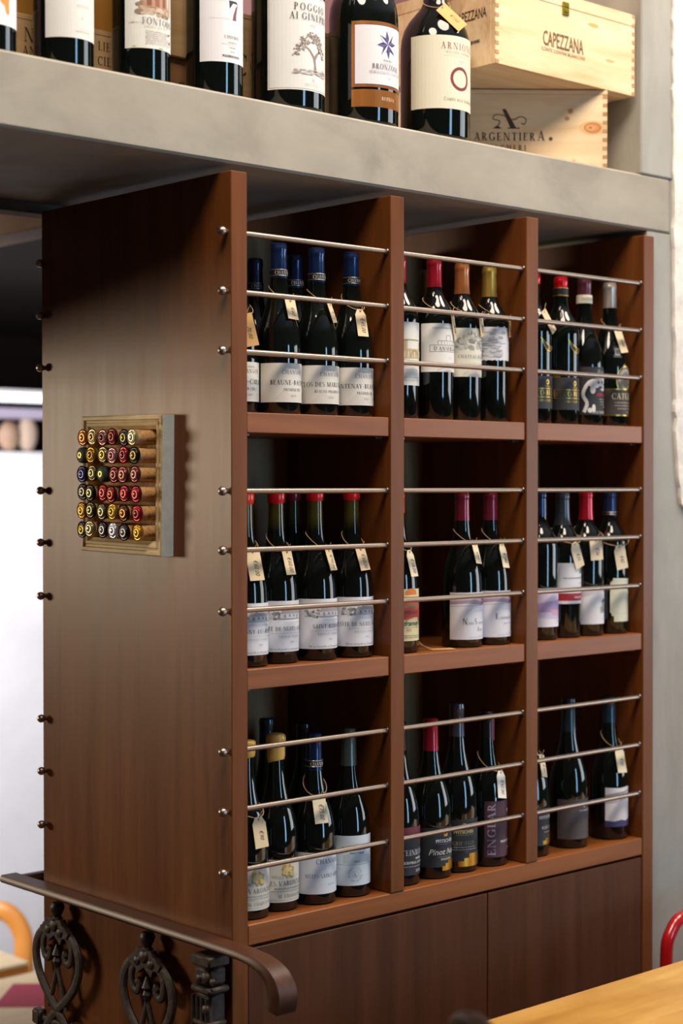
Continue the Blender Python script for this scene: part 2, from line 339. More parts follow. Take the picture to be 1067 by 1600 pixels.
def art_bmesh(items, mats, step=None, lift=0.00025, layer=0.00006):
    """flat art in the xy plane (x = along, y = up, z = outwards), cut at x steps so it can be wrapped"""
    bm = bmesh.new(); last = None; lay = 0; layer = min(layer, 0.0012 / max(1, len(items)))
    for poly, m, it in art_polys(items):
        if it is not last: lay += 1; last = it
        if m not in mats: mats.append(m)
        z = lift + layer * lay
        try: f = bm.faces.new([bm.verts.new((x, y, z)) for x, y in poly])
        except ValueError: continue
        f.material_index = mats.index(m)
    if step:
        xs = [v.co.x for v in bm.verts]
        if xs:
            k = math.floor(min(xs) / step)
            while k * step < max(xs):
                g = bm.verts[:] + bm.edges[:] + bm.faces[:]
                bmesh.ops.bisect_plane(bm, geom=g, plane_co=(k * step, 0, 0), plane_no=(1, 0, 0), dist=1e-6); k += 1
    return bm

# ------------------------------------------------------------------ bottles
PROF = {
 'bu': (0.0385, [(0.0, 0.88), (0.002, 0.955), (0.005, 1.0), (0.108, 1.0), (0.120, 0.99), (0.133, 0.965), (0.147, 0.91), (0.160, 0.82), (0.172, 0.71), (0.184, 0.605), (0.197, 0.515), (0.211, 0.435), (0.228, 0.38), (0.247, 0.35), (0.275, 0.338)]),
 'bo': (0.0365, [(0.0, 0.88), (0.002, 0.955), (0.005, 1.0), (0.178, 1.0), (0.187, 0.985), (0.196, 0.93), (0.204, 0.84), (0.211, 0.73), (0.218, 0.60), (0.225, 0.50), (0.234, 0.41), (0.245, 0.37), (0.275, 0.352)]),
}
def scaled_profile(kind, H):
    if isinstance(kind, tuple):                       # (radius, shoulder start z, shoulder height) large format
        r, hs, hd = kind
        pr = [(0.0, 0.86), (0.003, 0.95), (0.008, 1.0), (hs, 1.0), (hs + hd * 0.2, 0.975), (hs + hd * 0.4, 0.90), (hs + hd * 0.58, 0.77), (hs + hd * 0.74, 0.60), (hs + hd * 0.88, 0.44), (hs + hd, 0.36), (hs + hd * 1.25, 0.325), (H - 0.02, 0.30)]
        return r, [(r * f, z) for z, f in pr]
    r, pr = PROF[kind]; k = H / 0.292
    return r, [(r * f, z * k) for z, f in pr]
def r_at(prof, z):
    for (r0, z0), (r1, z1) in zip(prof, prof[1:]):
        if z <= z1: return r0 + (r1 - r0) * max(0, min(1, (z - z0) / (z1 - z0 + 1e-9)))
    return prof[-1][0]
BOTTLES = {}
def bottle(key, pos, zbase, kind, H, label, group, cap=None, caplen=0.055, lab=None, glass=None, rotz=0.0, extra=None, wax=None, band=None, name='wine_bottle', capmat=None, liplow=0.0):
    root = thing(name, label, "bottle", (pos[0], pos[1], zbase + 0.0004), rotz, group)
    r, prof = scaled_profile(kind, H); rn = prof[-1][0]
    full = prof + [(rn, H - 0.014), (rn * 1.055, H - 0.0125), (rn * 1.06, H - 0.006), (rn * 1.02, H - 0.0045), (rn, H - 0.001), (rn * 0.8, H)]
    bm = bmesh.new(); lathe(bm, full, 40)
    finish('glass', bm, glass or GLASS, root, True)
    BOTTLES[key] = (Vector((pos[0], pos[1], zbase + 0.0004)), full, r)
    if cap:
        cm = capmat or mat('capsule_foil', cap, 0.27, 0.5, 0.4)
        z0 = H - caplen; e = 0.0007; cp = []
        zs = sorted({z0, z0 + 0.001, H - 0.015, H - 0.0135, H - 0.012, H - 0.0065, H - 0.005, H - 0.0035} | {z0 + (H - 0.015 - z0) * t for t in (0.25, 0.5, 0.75)})
        for z in zs: cp.append((r_at(full, z) + e, z))
        cp += [(rn + e, H - 0.0005), (rn * 0.86, H + 0.0012), (rn * 0.5, H + 0.0014)]
        bm = bmesh.new(); lathe(bm, cp, 28)
        c = finish('capsule', bm, cm, root, True)
        if band:                                       # dark printed band low on the capsule
            zb, hb, txt = band; rb = r_at(full, zb + hb / 2) + 0.0016
            bm = bmesh.new(); lathe(bm, [(rb - 0.001, zb), (rb, zb + 0.0005), (rb, zb + hb - 0.0005), (rb - 0.001, zb + hb)], 28)
            lathe(bm, [(rb + 0.0002, zb), (rb + 0.0004, zb + 0.0003), (rb + 0.0004, zb + 0.0011), (rb + 0.0002, zb + 0.0014)], 28, 1)
            lathe(bm, [(rb + 0.0002, zb + hb - 0.0014), (rb + 0.0004, zb + hb - 0.0011), (rb + 0.0004, zb + hb - 0.0003), (rb + 0.0002, zb + hb)], 28, 1)
            mats = [band_mats(band)[0], band_mats(band)[1]]
            if txt:
                tb = art_bmesh([('T', 's', txt, hb * 1000 * 0.5, 0, zb * 1000 + hb * 250, band_mats(band)[2])], mats, 0.003)
                wrap_into(bm, tb, rb + 0.0003)
            finish('neck_band', bm, mats, c)
    if wax:                                            # (colour, length, bulge, drip)
        wc, wl, bu, drip = wax; n = 28; bm = bmesh.new(); rows = []
        z1 = H + 0.0025
        lev = [(0.0, 0.35), (0.015, 0.66), (0.05, 0.86), (0.12, 0.97), (0.22, 1.0), (0.5, 1.0), (0.86, 1.0), (1.0, 0.90)]
        for t, f in [(1 - a, b) for a, b in lev]:
            row = []
            for i in range(n):
                a = 2 * PI * i / n
                bot = H - wl - drip * max(0, math.sin(a * 2 + 1.1) + 0.6 * math.sin(a * 3 + 0.4))
                z = bot + (z1 - bot) * t
                rr = (max(r_at(full, min(z, H - 0.004)), rn) + bu * (1.0 if t > 0.6 else 0.75)) * f
                row.append(bm.verts.new((rr * math.cos(a), rr * math.sin(a), z)))
            rows.append(row)
        for a, b in zip(rows, rows[1:]):
            for i in range(n): bm.faces.new((a[i], a[(i + 1) % n], b[(i + 1) % n], b[i]))
        bm.faces.new(rows[-1]); bm.faces.new(list(reversed(rows[0])))
        finish('wax_seal', bm, mat('sealing_wax', wc, 0.28, 0, 0.3), root, True)
    for i, lb in enumerate(lab or []):
        make_label(root, full, r, lb)
    return root
def band_mats(b): return (mat('band_black', '1c1a1a', 0.4, 0.2), SILVER, ink('d8d4cc'))
def wrap_into(bm, src, rr, a0=0.0):
    """wrap flat art (x along, y up, z out) round a cylinder facing -y; a0 radians to the viewer's right"""
    vm = {}
    for v in src.verts:
        a = v.co.x / rr + a0; q = rr + v.co.z
        vm[v] = bm.verts.new((q * math.sin(a), -q * math.cos(a), v.co.y))
    for f in src.faces:
        try: g = bm.faces.new([vm[v] for v in f.verts]); g.material_index = f.material_index
        except ValueError: pass
    src.free()
def make_label(root, prof, r, lb):
    """lb: dict z0 z1 (m) half (deg) paper items [a0 deg, outline, name, cone]"""
    a0 = math.radians(lb.get('a0', 0)); mats = []
    z0, z1 = lb['z0'], lb['z1']; half = math.radians(lb['half']); rr = r + 0.0003
    sm = half * r * 1000
    if lb.get('outline'): base = [('P', lb['outline'], lb['paper'])]
    elif lb['paper'] is None: base = []
    else: base = [('R', -sm, sm, z0 * 1000, z1 * 1000, lb['paper'])]
    src = art_bmesh(base + lb.get('items', []), mats, r * math.radians(6), 0.0001)
    bm = bmesh.new(); vm = {}
    for v in src.verts:
        z = v.co.y; q = (r_at(prof, z) if lb.get('cone') else r) + 0.0003 + v.co.z; a = v.co.x / r + a0
        vm[v] = bm.verts.new((q * math.sin(a), -q * math.cos(a), z))
    for f in src.faces:
        try: g = bm.faces.new([vm[v] for v in f.verts]); g.material_index = f.material_index
        except ValueError: pass
    src.free()
    o = finish(lb.get('name', 'label'), bm, mats, root)
    return o

# ------------------------------------------------------------------ the setting
LEDGE, SOFFIT, BF = 2.2425, 2.1296, 0.018            # ledge top, beam underside, beam face
def rough_edge_slab(pts, y0, y1):
    """vertical slab facing -y from an outline of (x, z)"""
    bm = bmesh.new(); a = [bm.verts.new((x, y0, z)) for x, z in pts]; b = [bm.verts.new((x, y1, z)) for x, z in pts]
    bm.faces.new(a); bm.faces.new(list(reversed(b))); n = len(pts)
    for i in range(n): bm.faces.new((a[i], b[i], b[(i + 1) % n], a[(i + 1) % n]))
    bmesh.ops.recalc_face_normals(bm, faces=bm.faces); return bm
struct('trim_1', BOX(-3.6, 1.187, BF, 0.57, SOFFIT, LEDGE, bev=0.004), CONCRETE, 'bare grey concrete beam whose top is the ledge over the wine shelves')
struct('trim_2', BOX(1.089, 1.300, BF - 0.001, 0.62, LEDGE + 0.0006, 4.3, bev=0.003), COLUMN, 'grey concrete pier rising from the right end of the ledge')
bm = BOX(1.1125, 1.56, BF + 0.002, 0.57, 0.0, SOFFIT - 0.0012, bev=0.002); box(bm, 1.1885, 1.56, BF + 0.002, 0.57, SOFFIT - 0.001, LEDGE - 0.0005, bev=0.001)
struct('trim_3', bm, COLUMN, 'grey concrete pier beside the right side of the wine shelves')
rnd = random.Random(3); left = []
z = 4.3
while z > 1.55:
    t = max(0, (3.4 - z) / 1.85); left.append((1.1845 + 0.022 * t * t + rnd.uniform(-0.003, 0.003) + 0.02 * max(0, (1.75 - z) / 0.2) ** 2, z)); z -= rnd.uniform(0.012, 0.03)
struct('wall_right', rough_edge_slab(left + [(1.36, 1.47), (1.47, 1.3), (1.55, 0.9), (1.57, 0.002), (5.2, 0.002), (5.2, 4.3)], 0.0125, 0.6), PLASTER, 'rough white plastered wall at the right edge')
struct('wall_back', BOX(-3.6, 1.089, 0.62, 0.68, LEDGE - 0.10, 4.3), MAUVE, 'dull mauve wall behind the bottles on the ledge')
struct('trim_4', BOX(-3.6, 1.088, 0.571, 0.619, SOFFIT - 0.02, LEDGE), NICHE)
struct('floor', BOX(-4.6, 5.2, -5.0, 0.64, -0.12, 0.0), FLOOR)
struct('ceiling', BOX(-4.6, 5.2, -5.0, 0.68, 4.3, 4.4), WHITEWALL)
# lower dining room beyond the shelves
struct('floor_lower', BOX(-4.6, 5.2, 0.64, 5.2, -0.62, -0.5), FLOOR)
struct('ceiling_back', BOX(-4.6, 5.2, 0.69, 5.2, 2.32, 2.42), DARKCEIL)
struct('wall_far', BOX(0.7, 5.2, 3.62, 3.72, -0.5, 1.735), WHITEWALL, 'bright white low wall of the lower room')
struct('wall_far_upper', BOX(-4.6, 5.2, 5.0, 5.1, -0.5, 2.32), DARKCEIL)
struct('trim_8', BOX(-3.2, -0.35, 1.2, 1.3, 1.83, 2.3195, bev=0.003), NICHE, 'unseen light blocker added to shade the upper side panel')  # added out of view to keep dining room light off the upper side panel
struct('trim_5', BOX(-3.2, 5.2, 0.70, 0.82, 2.153, 2.3195, bev=0.004), WHITEWALL)
struct('trim_6', BOX(0.34, 0.44, 0.83, 3.4, 2.18, 2.3195, bev=0.004), DARKBEAM, 'brown timber beam under the dark ceiling')
struct('trim_7', BOX(-3.2, 5.2, 3.58, 3.68, 1.865, 1.905, bev=0.003), mat('lilac_paint', 'a99db0', 0.6), 'lilac painted rail above the low white wall')

# ------------------------------------------------------------------ bookcase
T, W3, D = 0.0337, 0.325, 0.569
TOP = zz(2.1146); BASE = zz(0.7554); DOORT = zz(0.7139)
X = [0, T, T + W3, 2 * T + W3, 2 * T + 2 * W3, 3 * T + 2 * W3, 3 * T + 3 * W3, 4 * T + 3 * W3]
SH_T = {1: zz(1.684), 2: zz(1.2184), 3: BASE}; SHTH = 0.0335
case = thing('wine_bookcase', 'tall dark reddish wooden wine bookcase with three bays and steel rails', 'bookcase')
G2 = 0.0008
finish('side_panel', BOX(X[0], X[1], 0, D, 0.0, TOP, bev=0.0012), WOOD_V, case)
finish('side_panel', BOX(X[6], X[7], 0, D, 0.0, TOP, bev=0.0012), WOOD_V, case)
for a in (2, 4): finish('divider', BOX(X[a], X[a + 1], 0, D, BASE + G2, TOP, bev=0.0012), WOOD_V, case)
bm = bmesh.new()
for a in (1, 3, 5): box(bm, X[a] + G2, X[a + 1] - G2, 0.281, 0.292, BASE + G2, zz(2.06))
finish('back_panel', bm, WOOD_BACK, case)
for lev in (1, 2):
    for a in (1, 3, 5):
        finish('shelf', BOX(X[a] + 0.0012, X[a + 1] - 0.0012, 0.003, 0.2805, SH_T[lev] - SHTH, SH_T[lev], bev=0.0012), WOOD_H, case)
        for xa in (X[a] + 0.001, X[a + 1] - 0.019):
            finish('shelf_support', BOX(xa, xa + 0.018, 0.018, 0.036, SH_T[lev] - SHTH - 0.0045, SH_T[lev] - SHTH - 0.0003, bev=0.001), STEEL_D, case)
finish('base_shelf', BOX(X[1] + 0.0008, X[6] - 0.0008, 0.001, D - 0.003, DOORT + 0.003, BASE, bev=0.0016), WOOD_H, case)
xm = 0.6125
for x0, x1 in ((X[1] + 0.0018, xm - 0.0012), (xm + 0.0012, X[6] - 0.0018)):
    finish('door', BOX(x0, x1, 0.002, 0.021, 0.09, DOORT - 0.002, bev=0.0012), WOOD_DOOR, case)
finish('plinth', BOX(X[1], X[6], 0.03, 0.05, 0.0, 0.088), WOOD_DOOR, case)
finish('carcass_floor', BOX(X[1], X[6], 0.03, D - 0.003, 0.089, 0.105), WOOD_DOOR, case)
RZ = [2.0066, 1.9001, 1.7934, 1.5418, 1.4353, 1.3257, 1.0736, 0.9655, 0.8554]
def knob(parent, y, z):
    M = Matrix.Translation((-0.0002, y, z)) @ Matrix.Rotation(-PI / 2, 4, 'Y')
    bm = bmesh.new(); lathe(bm, [(0.0042, 0), (0.0042, 0.0045), (0.006, 0.0055), (0.0074, 0.0085), (0.0076, 0.0115), (0.0066, 0.0145), (0.0042, 0.0168), (0.0015, 0.0178)], 20, 0, M)
    finish('knob', bm, STEEL, parent, True)
for i, rz in enumerate(RZ):
    z = zz(rz)
    for b, (a, c) in enumerate(((1, 2), (3, 4), (5, 6))):
        bm = bmesh.new(); tube(bm, [(X[a] + 0.0003, 0.0105, z), (X[c] - 0.0003, 0.0105, z)], 0.0046, 14)
        ro = finish('rail_rod', bm, STEEL, case, True)
        M = Matrix.Translation((X[c] - 0.0012, 0.0105, z)) @ Matrix.Rotation(PI / 2, 4, 'Y')
        bm = bmesh.new(); lathe(bm, [(0.0056, -0.001), (0.0066, 0.0), (0.0066, 0.001)], 16, 0, M); finish('rod_socket', bm, STEEL_D, ro, True)
        if b == 0: knob(ro, 0.0105, z)
    bm = bmesh.new(); tube(bm, [(X[1] + 0.0003, D - 0.0105, z), (X[2] - 0.0003, D - 0.0105, z)], 0.0046, 12)
    ro = finish('rail_rod', bm, STEEL, case, True); knob(ro, D - 0.0105, z)

# ------------------------------------------------------------------ bottles on the shelves
INK = '3b3836'; GREY = '8d8a88'; LG = 'b3b0ae'
def chanson(name, sub='PREMIER CRU', year='2019'):
    return dict(z0=0.020, z1=0.086, half=92, paper='dad6cc', items=[
        ('P', [(-38, 22), (-20, 40), (-6, 34), (8, 44), (30, 30), (40, 22)], 'd2cdc2'),
        ('T', 's', 'DOMAINE', 3.2, 0, 76.5, GREY), ('T', 's', 'CHANSON', 6.6, 0, 67.5, '6f6a68', {'track': 0.12}),
        ('T', 's', name, 7.8, 0, 49.5, INK), ('T', 's', sub, 4.6, 0, 39, '66615e'), ('T', 's', year, 3.4, 0, 29.5, GREY, {'track': 0.25})])
def bellene(name, year='2022'):
    rnd = random.Random(len(name)); it = [('R', -46, 46, 76, 78.2, 'a6a4a6')]
    for k in range(26):
        s = rnd.uniform(-45, -22); it.append(('E', s, rnd.uniform(76, 88), rnd.uniform(1.5, 3.6), rnd.uniform(1.3, 3), rnd.choice(['8f8d90', 'a9a7aa', '77757a', 'c4c3c6'])))
    for k in range(20):
        s = rnd.uniform(26, 45); it.append(('E', s, rnd.uniform(76, 86), rnd.uniform(1.5, 3.4), rnd.uniform(1.3, 3), rnd.choice(['8f8d90', 'a9a7aa', '77757a'])))
    it += [('R', -20, 26, 77, 85, 'c2c1c4'), ('P', [(-21, 85), (27, 85), (23, 91), (-17, 91)], '9a989b'), ('R', -14, -10, 78, 84, '8d8b8f'), ('R', -5, -1, 80, 84, '8d8b8f'), ('R', 4, 8, 80, 84, '8d8b8f'), ('R', 13, 17, 78, 84, '8d8b8f'), ('R', -8, -6, 90, 95, '9a989b')]
    return dict(z0=0.0205, z1=0.107, half=93, paper='dfdfe4', items=it + [('L', -14, 30, 70, LG, 0.9),
        ('T', 's', name, 6.8, 0, 56.5, '54525a'), ('L', -34, 34, 51.5, LG, 0.9), ('T', 's', 'VIEILLES VIGNES', 3.7, 0, 44.5, '85838a', {'track': 0.22}),
        ('T', 's', year, 3.0, 2, 36, GREY), ('T', 'i', 'Mis en bouteille au Domaine de Bellene', 3.5, 0, 23.5, '6e6c74')])
Z1, Z2, Z3 = SH_T[1], SH_T[2], SH_T[3]
gA = 'blue capped bottles on the upper left shelf'
navy = '152a52'
nb = lambda H: (H - 0.0555, 0.0115, 'CHANSON')
cB = dict(cap=navy, caplen=0.059, group=gA)
bottle('A1', (0.0735, 0.0800), Z1, 'bu', 0.291, 'dark wine bottle half hidden by side panel, orange kraft tag, upper left shelf', lab=[chanson('PERNAND-CARADEUX', '1ER CRU', '2019')], band=nb(.291), **cB)
bottle('A2', (0.1480, 0.0564), Z1, 'bu', 0.291, 'blue capped front row bottle nearest the side panel with whole label showing, upper left shelf', lab=[chanson('BEAUNE-BASTION', year='2019')], band=nb(.291), **cB)
bottle('A3', (0.2340, 0.0564), Z1, 'bu', 0.291, 'middle of three fully seen blue capped front bottles, narrow tag, upper left shelf', lab=[chanson('CLOS DES MARCONNETS', 'BEAUNE PREMIER CRU', '2020')], band=nb(.291), **cB)
bottle('A4', (0.3161, 0.0564), Z1, 'bu', 0.291, 'blue capped bottle with clipped corner tag, rightmost on upper left shelf', lab=[chanson('SANTENAY-BEAUREGARD', year='2019')], band=nb(.291), **cB)
bottle('bk1', (0.2397, 0.2320), Z1, 'bu', 0.291, 'farthest back blue capped bottle beside left side panel, upper left shelf', band=nb(.291), **cB)
bottle('bk2', (0.2644, 0.1500), Z1, 'bu', 0.291, 'second row blue capped bottle seen between two front necks, upper left shelf', band=nb(.291), **cB)

gH = 'bottles on the upper middle shelf'
cas = [('P', [(-30, 108), (34, 108), (34, 126), (26, 126), (26, 138), (18, 138), (18, 126), (-12, 126), (-12, 142), (-22, 142), (-22, 126), (-30, 126)], 'c2ab7e')] + [('R', s, s + 3, 110, 121, 'd9cdb0') for s in range(-26, 32, 7)] + [('R', -32, 36, 141.5, 143, 'a78f62'), ('O', 4, 112, 9, 12, 1.2, 'a08a5e', 0, 180)]
bottle('H1', (0.4331, 0.0564), Z1, 'bo', 0.296, 'square shouldered bottle with golden building label, half behind first divider', gH, cap='8a2029', caplen=0.05, lab=[dict(z0=0.060, z1=0.174, half=92, paper='dedbd2', items=cas + [('L', 8, 28, 164, LG), ('T', 's', 'CHATEAU CANTELYS', 5.2, 0, 96, '8a8377'), ('L', -30, 30, 74, LG), ('L', -30, 30, 69, LG), ('R', -38, 38, 88, 88.6, LG)])])
ans = [('K', [(-37, 125), (37, 125), (37, 137), (-37, 137), (-37, 125)], 0.9, '77736f'), ('K', [(-22, 137), (-22, 145), (22, 145), (22, 137)], 0.9, '77736f'), ('K', [(-5, 145), (-5, 155), (5, 155), (5, 145)], 0.9, '77736f')] + [('K', [(x, 137), (x, 144)], 0.8, '8d8a88') for x in (-15, -9, -3, 3, 9, 15)] + [('T', 's', "D'ANSEILLAN", 7.4, 0, 127.3, '57534f'), ('L', -32, 32, 168, GREY, 1.1), ('T', 's', '2019', 2.4, 4, 113, LG), ('O', 4, 78, 36, 20, 0.8, LG, 40, 140)]
bottle('R', (0.5245, 0.0564), Z1, 'bo', 0.299, 'red capped bottle with plain white label and line drawn castle, upper middle shelf', gH, cap='a31b2c', caplen=0.053, lab=[dict(z0=0.088, z1=0.177, half=86, paper='e3dfda', items=ans), dict(z0=0.062, z1=0.085, half=8, a0=-120, paper='b9b8b6', name='back_label')])
rnd = random.Random(11)
eng = [('E', rnd.uniform(-40, 34), rnd.uniform(134, 164), rnd.uniform(2, 6), rnd.uniform(1.5, 5), rnd.choice(['a9a69a', 'b8b5a8', '98958a', 'c2bfb2', '87847a'])) for k in range(60)]
bottle('C', (0.5985, 0.0564), Z1, 'bo', 0.296, 'copper capped bottle with engraved landscape label, upper middle shelf', gH, cap='b06b3c', caplen=0.057, lab=[dict(z0=0.082, z1=0.173, half=90, paper='d9d4c4', items=eng + [('T', 's', 'CHÂTEAU ROUGET', 6.0, 0, 117, '6a675c', {'track': 0.12}), ('L', -16, 30, 108, LG), ('O', 0, 70, 36, 26, 0.8, LG, 40, 140)])])
wc = [('E', rnd.uniform(-52, 0), rnd.uniform(124, 174), rnd.uniform(3, 9), rnd.uniform(1, 3.5), rnd.choice(['b2b1b6', 'a6a6ac', 'c3c2c6', '9a9aa2', 'd0cfd2'])) for k in range(60)]
wavy = [(-56, 118)] + [(x, 116.5 + 1.2 * math.sin(x * 0.9)) for x in range(-52, 50, 4)] + [(54, 117), (54, 178), (-56, 180)]
bottle('G', (0.6742, 0.0564), Z1, 'bo', 0.296, 'gold capped bottle with grey watercolour label, rightmost on upper middle shelf', gH, cap='b08f3c', caplen=0.057, lab=[dict(z0=0, z1=0, half=0, paper='d6d4d8', outline=wavy, items=wc + [('L', 14, 34, 150, LG), ('L', 18, 32, 142, LG)])], capmat=mat('gold_capsule_foil', 'c0a04c', 0.32, 0.75))
bottle('bkg', (0.6188, 0.1700), Z1, 'bo', 0.296, 'dim second row bottle with dull gold cap behind the red capped one', gH, cap='6d6030', caplen=0.055)

gS = 'bottles on the upper right shelf'
def secco():
    return [dict(z0=0.029, z1=0.093, half=84, paper='2b292b', items=[
        ('R', -44, 44, 51, 69, GOLD), ('R', -42.5, 42.5, 52.3, 67.7, '2b292b'), ('T', 's', 'SECCO-BERTANI', 9.6, 0, 55.5, GOLD), ('T', 's', 'ORIGINAL VINTAGE', 4.2, 0, 43, GOLD), ('E', 0, 81, 4, 5, GOLD), ('E', 0, 81, 2.2, 3, '2b292b'), ('T', 's', 'VERONA', 2.6, 0, 71.5, GOLD), ('E', -46, 94, 15, 3, GOLD)]),
        dict(z0=0, z1=0, half=0, paper='262426', name='neck_label', outline=[(-16, 168), (-8, 150), (0, 143), (8, 141), (20, 146), (26, 152), (12, 150), (2, 153), (-8, 160)], items=[('K', [(-16, 168), (-8, 150), (0, 143), (8, 141), (20, 146), (26, 152)], 1.5, GOLD), ('K', [(-16, 168), (-8, 160), (2, 153), (12, 150), (26, 152)], 1.2, GOLD), ('T', 's', '2015', 6, 9, 144.5, GOLD)])]
bottle('S0', (0.8007, 0.0564), Z1, 'bo', 0.294, 'black and gold labelled bottle partly behind second divider, upper right shelf', gS, cap='b3141d', caplen=0.02, lab=secco())
b = bottle('S1', (0.8822, 0.0564), Z1, 'bo', 0.294, 'bright red capped bottle with black and gold framed label, upper right shelf', gS, cap='c2141f', caplen=0.021, lab=secco())
bm = bmesh.new(); lathe(bm, [(0.0150, 0.2555), (0.0154, 0.256), (0.0153, 0.2725), (0.0149, 0.273)], 28); lathe(bm, [(0.0155, 0.2558), (0.0156, 0.2562), (0.0156, 0.2575), (0.0155, 0.258)], 28, 1, caps=False); lathe(bm, [(0.0155, 0.2708), (0.0156, 0.2712), (0.0156, 0.2722), (0.0155, 0.2726)], 28, 1, caps=False)
tb = art_bmesh([('E', 0, 264, 7, 4, GOLD), ('E', 0, 264, 5.6, 2.8, '26221f')], [None, GOLD], 0.003); tb.free()
finish('neck_band', bm, [mat('band_black', '1c1a1a', 0.4, 0.2), GOLD], b)
vine = [('K', smooth_pts([(-34, 26, 0), (-28, 44, 0), (-36, 62, 0), (-26, 84, 0), (-14, 90, 0)], 5), 7, 'd6d2cf')]
vine = [('K', [(p.x, p.y) for p in vine[0][1]], 7, 'd6d2cf'), ('E', -8, 84, 20, 9, 'd6d2cf'), ('E', 12, 90, 16, 8, 'd6d2cf'), ('E', 2, 98, 16, 5, 'bdb9b7'), ('E', -16, 72, 6, 9, 'c9c5c2'), ('E', 14, 76, 12, 7, 'd6d2cf'), ('E', -2, 86, 3, 3, '2a282a'), ('E', 9, 87, 3, 3, '2a282a'), ('E', -14, 34, 4, 8, 'd6d2cf'), ('E', -22, 30, 5, 5, 'd6d2cf'), ('E', 3, 76, 6, 3, '2a282a')]
b = bottle('D', (0.9550, 0.0564), Z1, 'bu', 0.297, 'slender bottle with purple cap and white figure on black label, upper right shelf', gS, cap='5c2f3d', caplen=0.034, lab=[dict(z0=0.021, z1=0.117, half=84, paper='232123', items=[('T', 'i', 'Riserva', 9, 12, 104, '8e8a88')] + vine + [('T', 'b', 'AMARONE', 8, 18, 58, 'a32536', {'bold': 0.02}), ('L', 0, 34, 52, 'bdb9b7'), ('L', 2, 34, 47, 'bdb9b7'), ('L', 4, 30, 42, 'bdb9b7'), ('T', 's', '2017', 3.5, 18, 36, 'd6d2cf'), ('T', 's', "SANT'ANTONIO", 5.2, 6, 23.5, 'e0dcd8', {'track': .1})])])
bm = bmesh.new(); lathe(bm, [(0.0163, 0.2465), (0.0166, 0.2468), (0.0161, 0.2632), (0.0157, 0.2635)], 28); tb = art_bmesh([('L', -20, 20, 252, 'a8a498', 6.0)], ml := [mat('pale_seal_strip', 'cfc8b2', 0.6)], 0.003); wrap_into(bm, tb, 0.0163); finish('seal_strip', bm, ml, b)
b = bottle('Gt', (1.0360, 0.0564), Z1, 'bu', 0.294, 'silver capped bottle with round arched brown label, rightmost on upper right shelf', gS, cap='b9b0a8', caplen=0.051, capmat=mat('silver_capsule_foil', 'c3b8b0', 0.32, 0.75), lab=[dict(z0=0.021, z1=0.076, half=70, paper='3a302b', items=[('R', -47, 47, 74, 76.5, GOLD), ('R', -47, 47, 21, 23.5, GOLD), ('O', 4, 94, 25, 29, 2.2, GOLD, -32, 212), ('E', 4, 94, 22.5, 26.5, '6b625c'), ('O', 4, 94, 20, 23, 6, '9b938c'), ('E', 4, 90, 12, 15, 'b5a680'), ('E', 4, 90, 9.5, 12, '7b6c48'), ('R', -47, 47, 23.5, 74, '3a302b'), ('R', -47, 47, 74, 76.5, GOLD), ('T', 's', 'CATULLO', 12, 4, 55, 'cfc39d'), ('L', -24, 34, 47, 'a99f8c', 1.6), ('L', -24, 34, 41, 'a99f8c', 1.6), ('L', -18, 34, 35, 'a99f8c', 1.4), ('T', 's', '2016', 4, 8, 27, 'a99f8c')]),
    dict(z0=0.140, z1=0.163, half=14, a0=-24, paper='3f3d40', cone=True, name='shoulder_sticker', items=[('R', -6, 6, 144, 159, 'a8a49c'), ('R', -4, 4, 147, 156, '5a5652')])])

gR = 'red wax capped bottles on the middle left shelf'
red = 'c4151c'
bottle('R1', (0.0737, 0.0564), Z2, 'bu', 0.291, 'red wax topped bottle at left edge of middle left shelf, half behind the side panel', gR, wax=('d02a1c', 0.020, 0.0024, 0.004), lab=[bellene('SAVIGNY-LES-BEAUNE', '2020')], glass=GLASS_N)
bottle('R2', (0.1516, 0.0683), Z2, 'bu', 0.291, 'red wax topped bottle second from the side panel, middle left shelf front row', gR, wax=(red, 0.019, 0.0024, 0.001), lab=[bellene('CÔTE DE NUITS-VILLAGES', '2020')], glass=GLASS_N)
bottle('R3', (0.2357, 0.0630), Z2, 'bu', 0.292, 'red wax topped bottle third from the side panel, middle left shelf front row', gR, wax=(red, 0.0165, 0.0022, 0.001), lab=[bellene('SAINT-ROMAIN', '2022')], glass=GLASS_N)
bottle('R4', (0.3160, 0.0564), Z2, 'bu', 0.293, 'red wax topped bottle next to the first divider, rightmost on middle left shelf', gR, wax=(red, 0.0165, 0.0022, 0.001), lab=[bellene('CÔTE DE NUITS-VILLAGES', '2022')], glass=GLASS_N)
bottle('bkr', (0.2632, 0.1560), Z2, 'bu', 0.292, 'second row bottle with darker red wax top, middle left shelf', gR, wax=('96182a', 0.0165, 0.0022, 0.001), glass=GLASS_N)

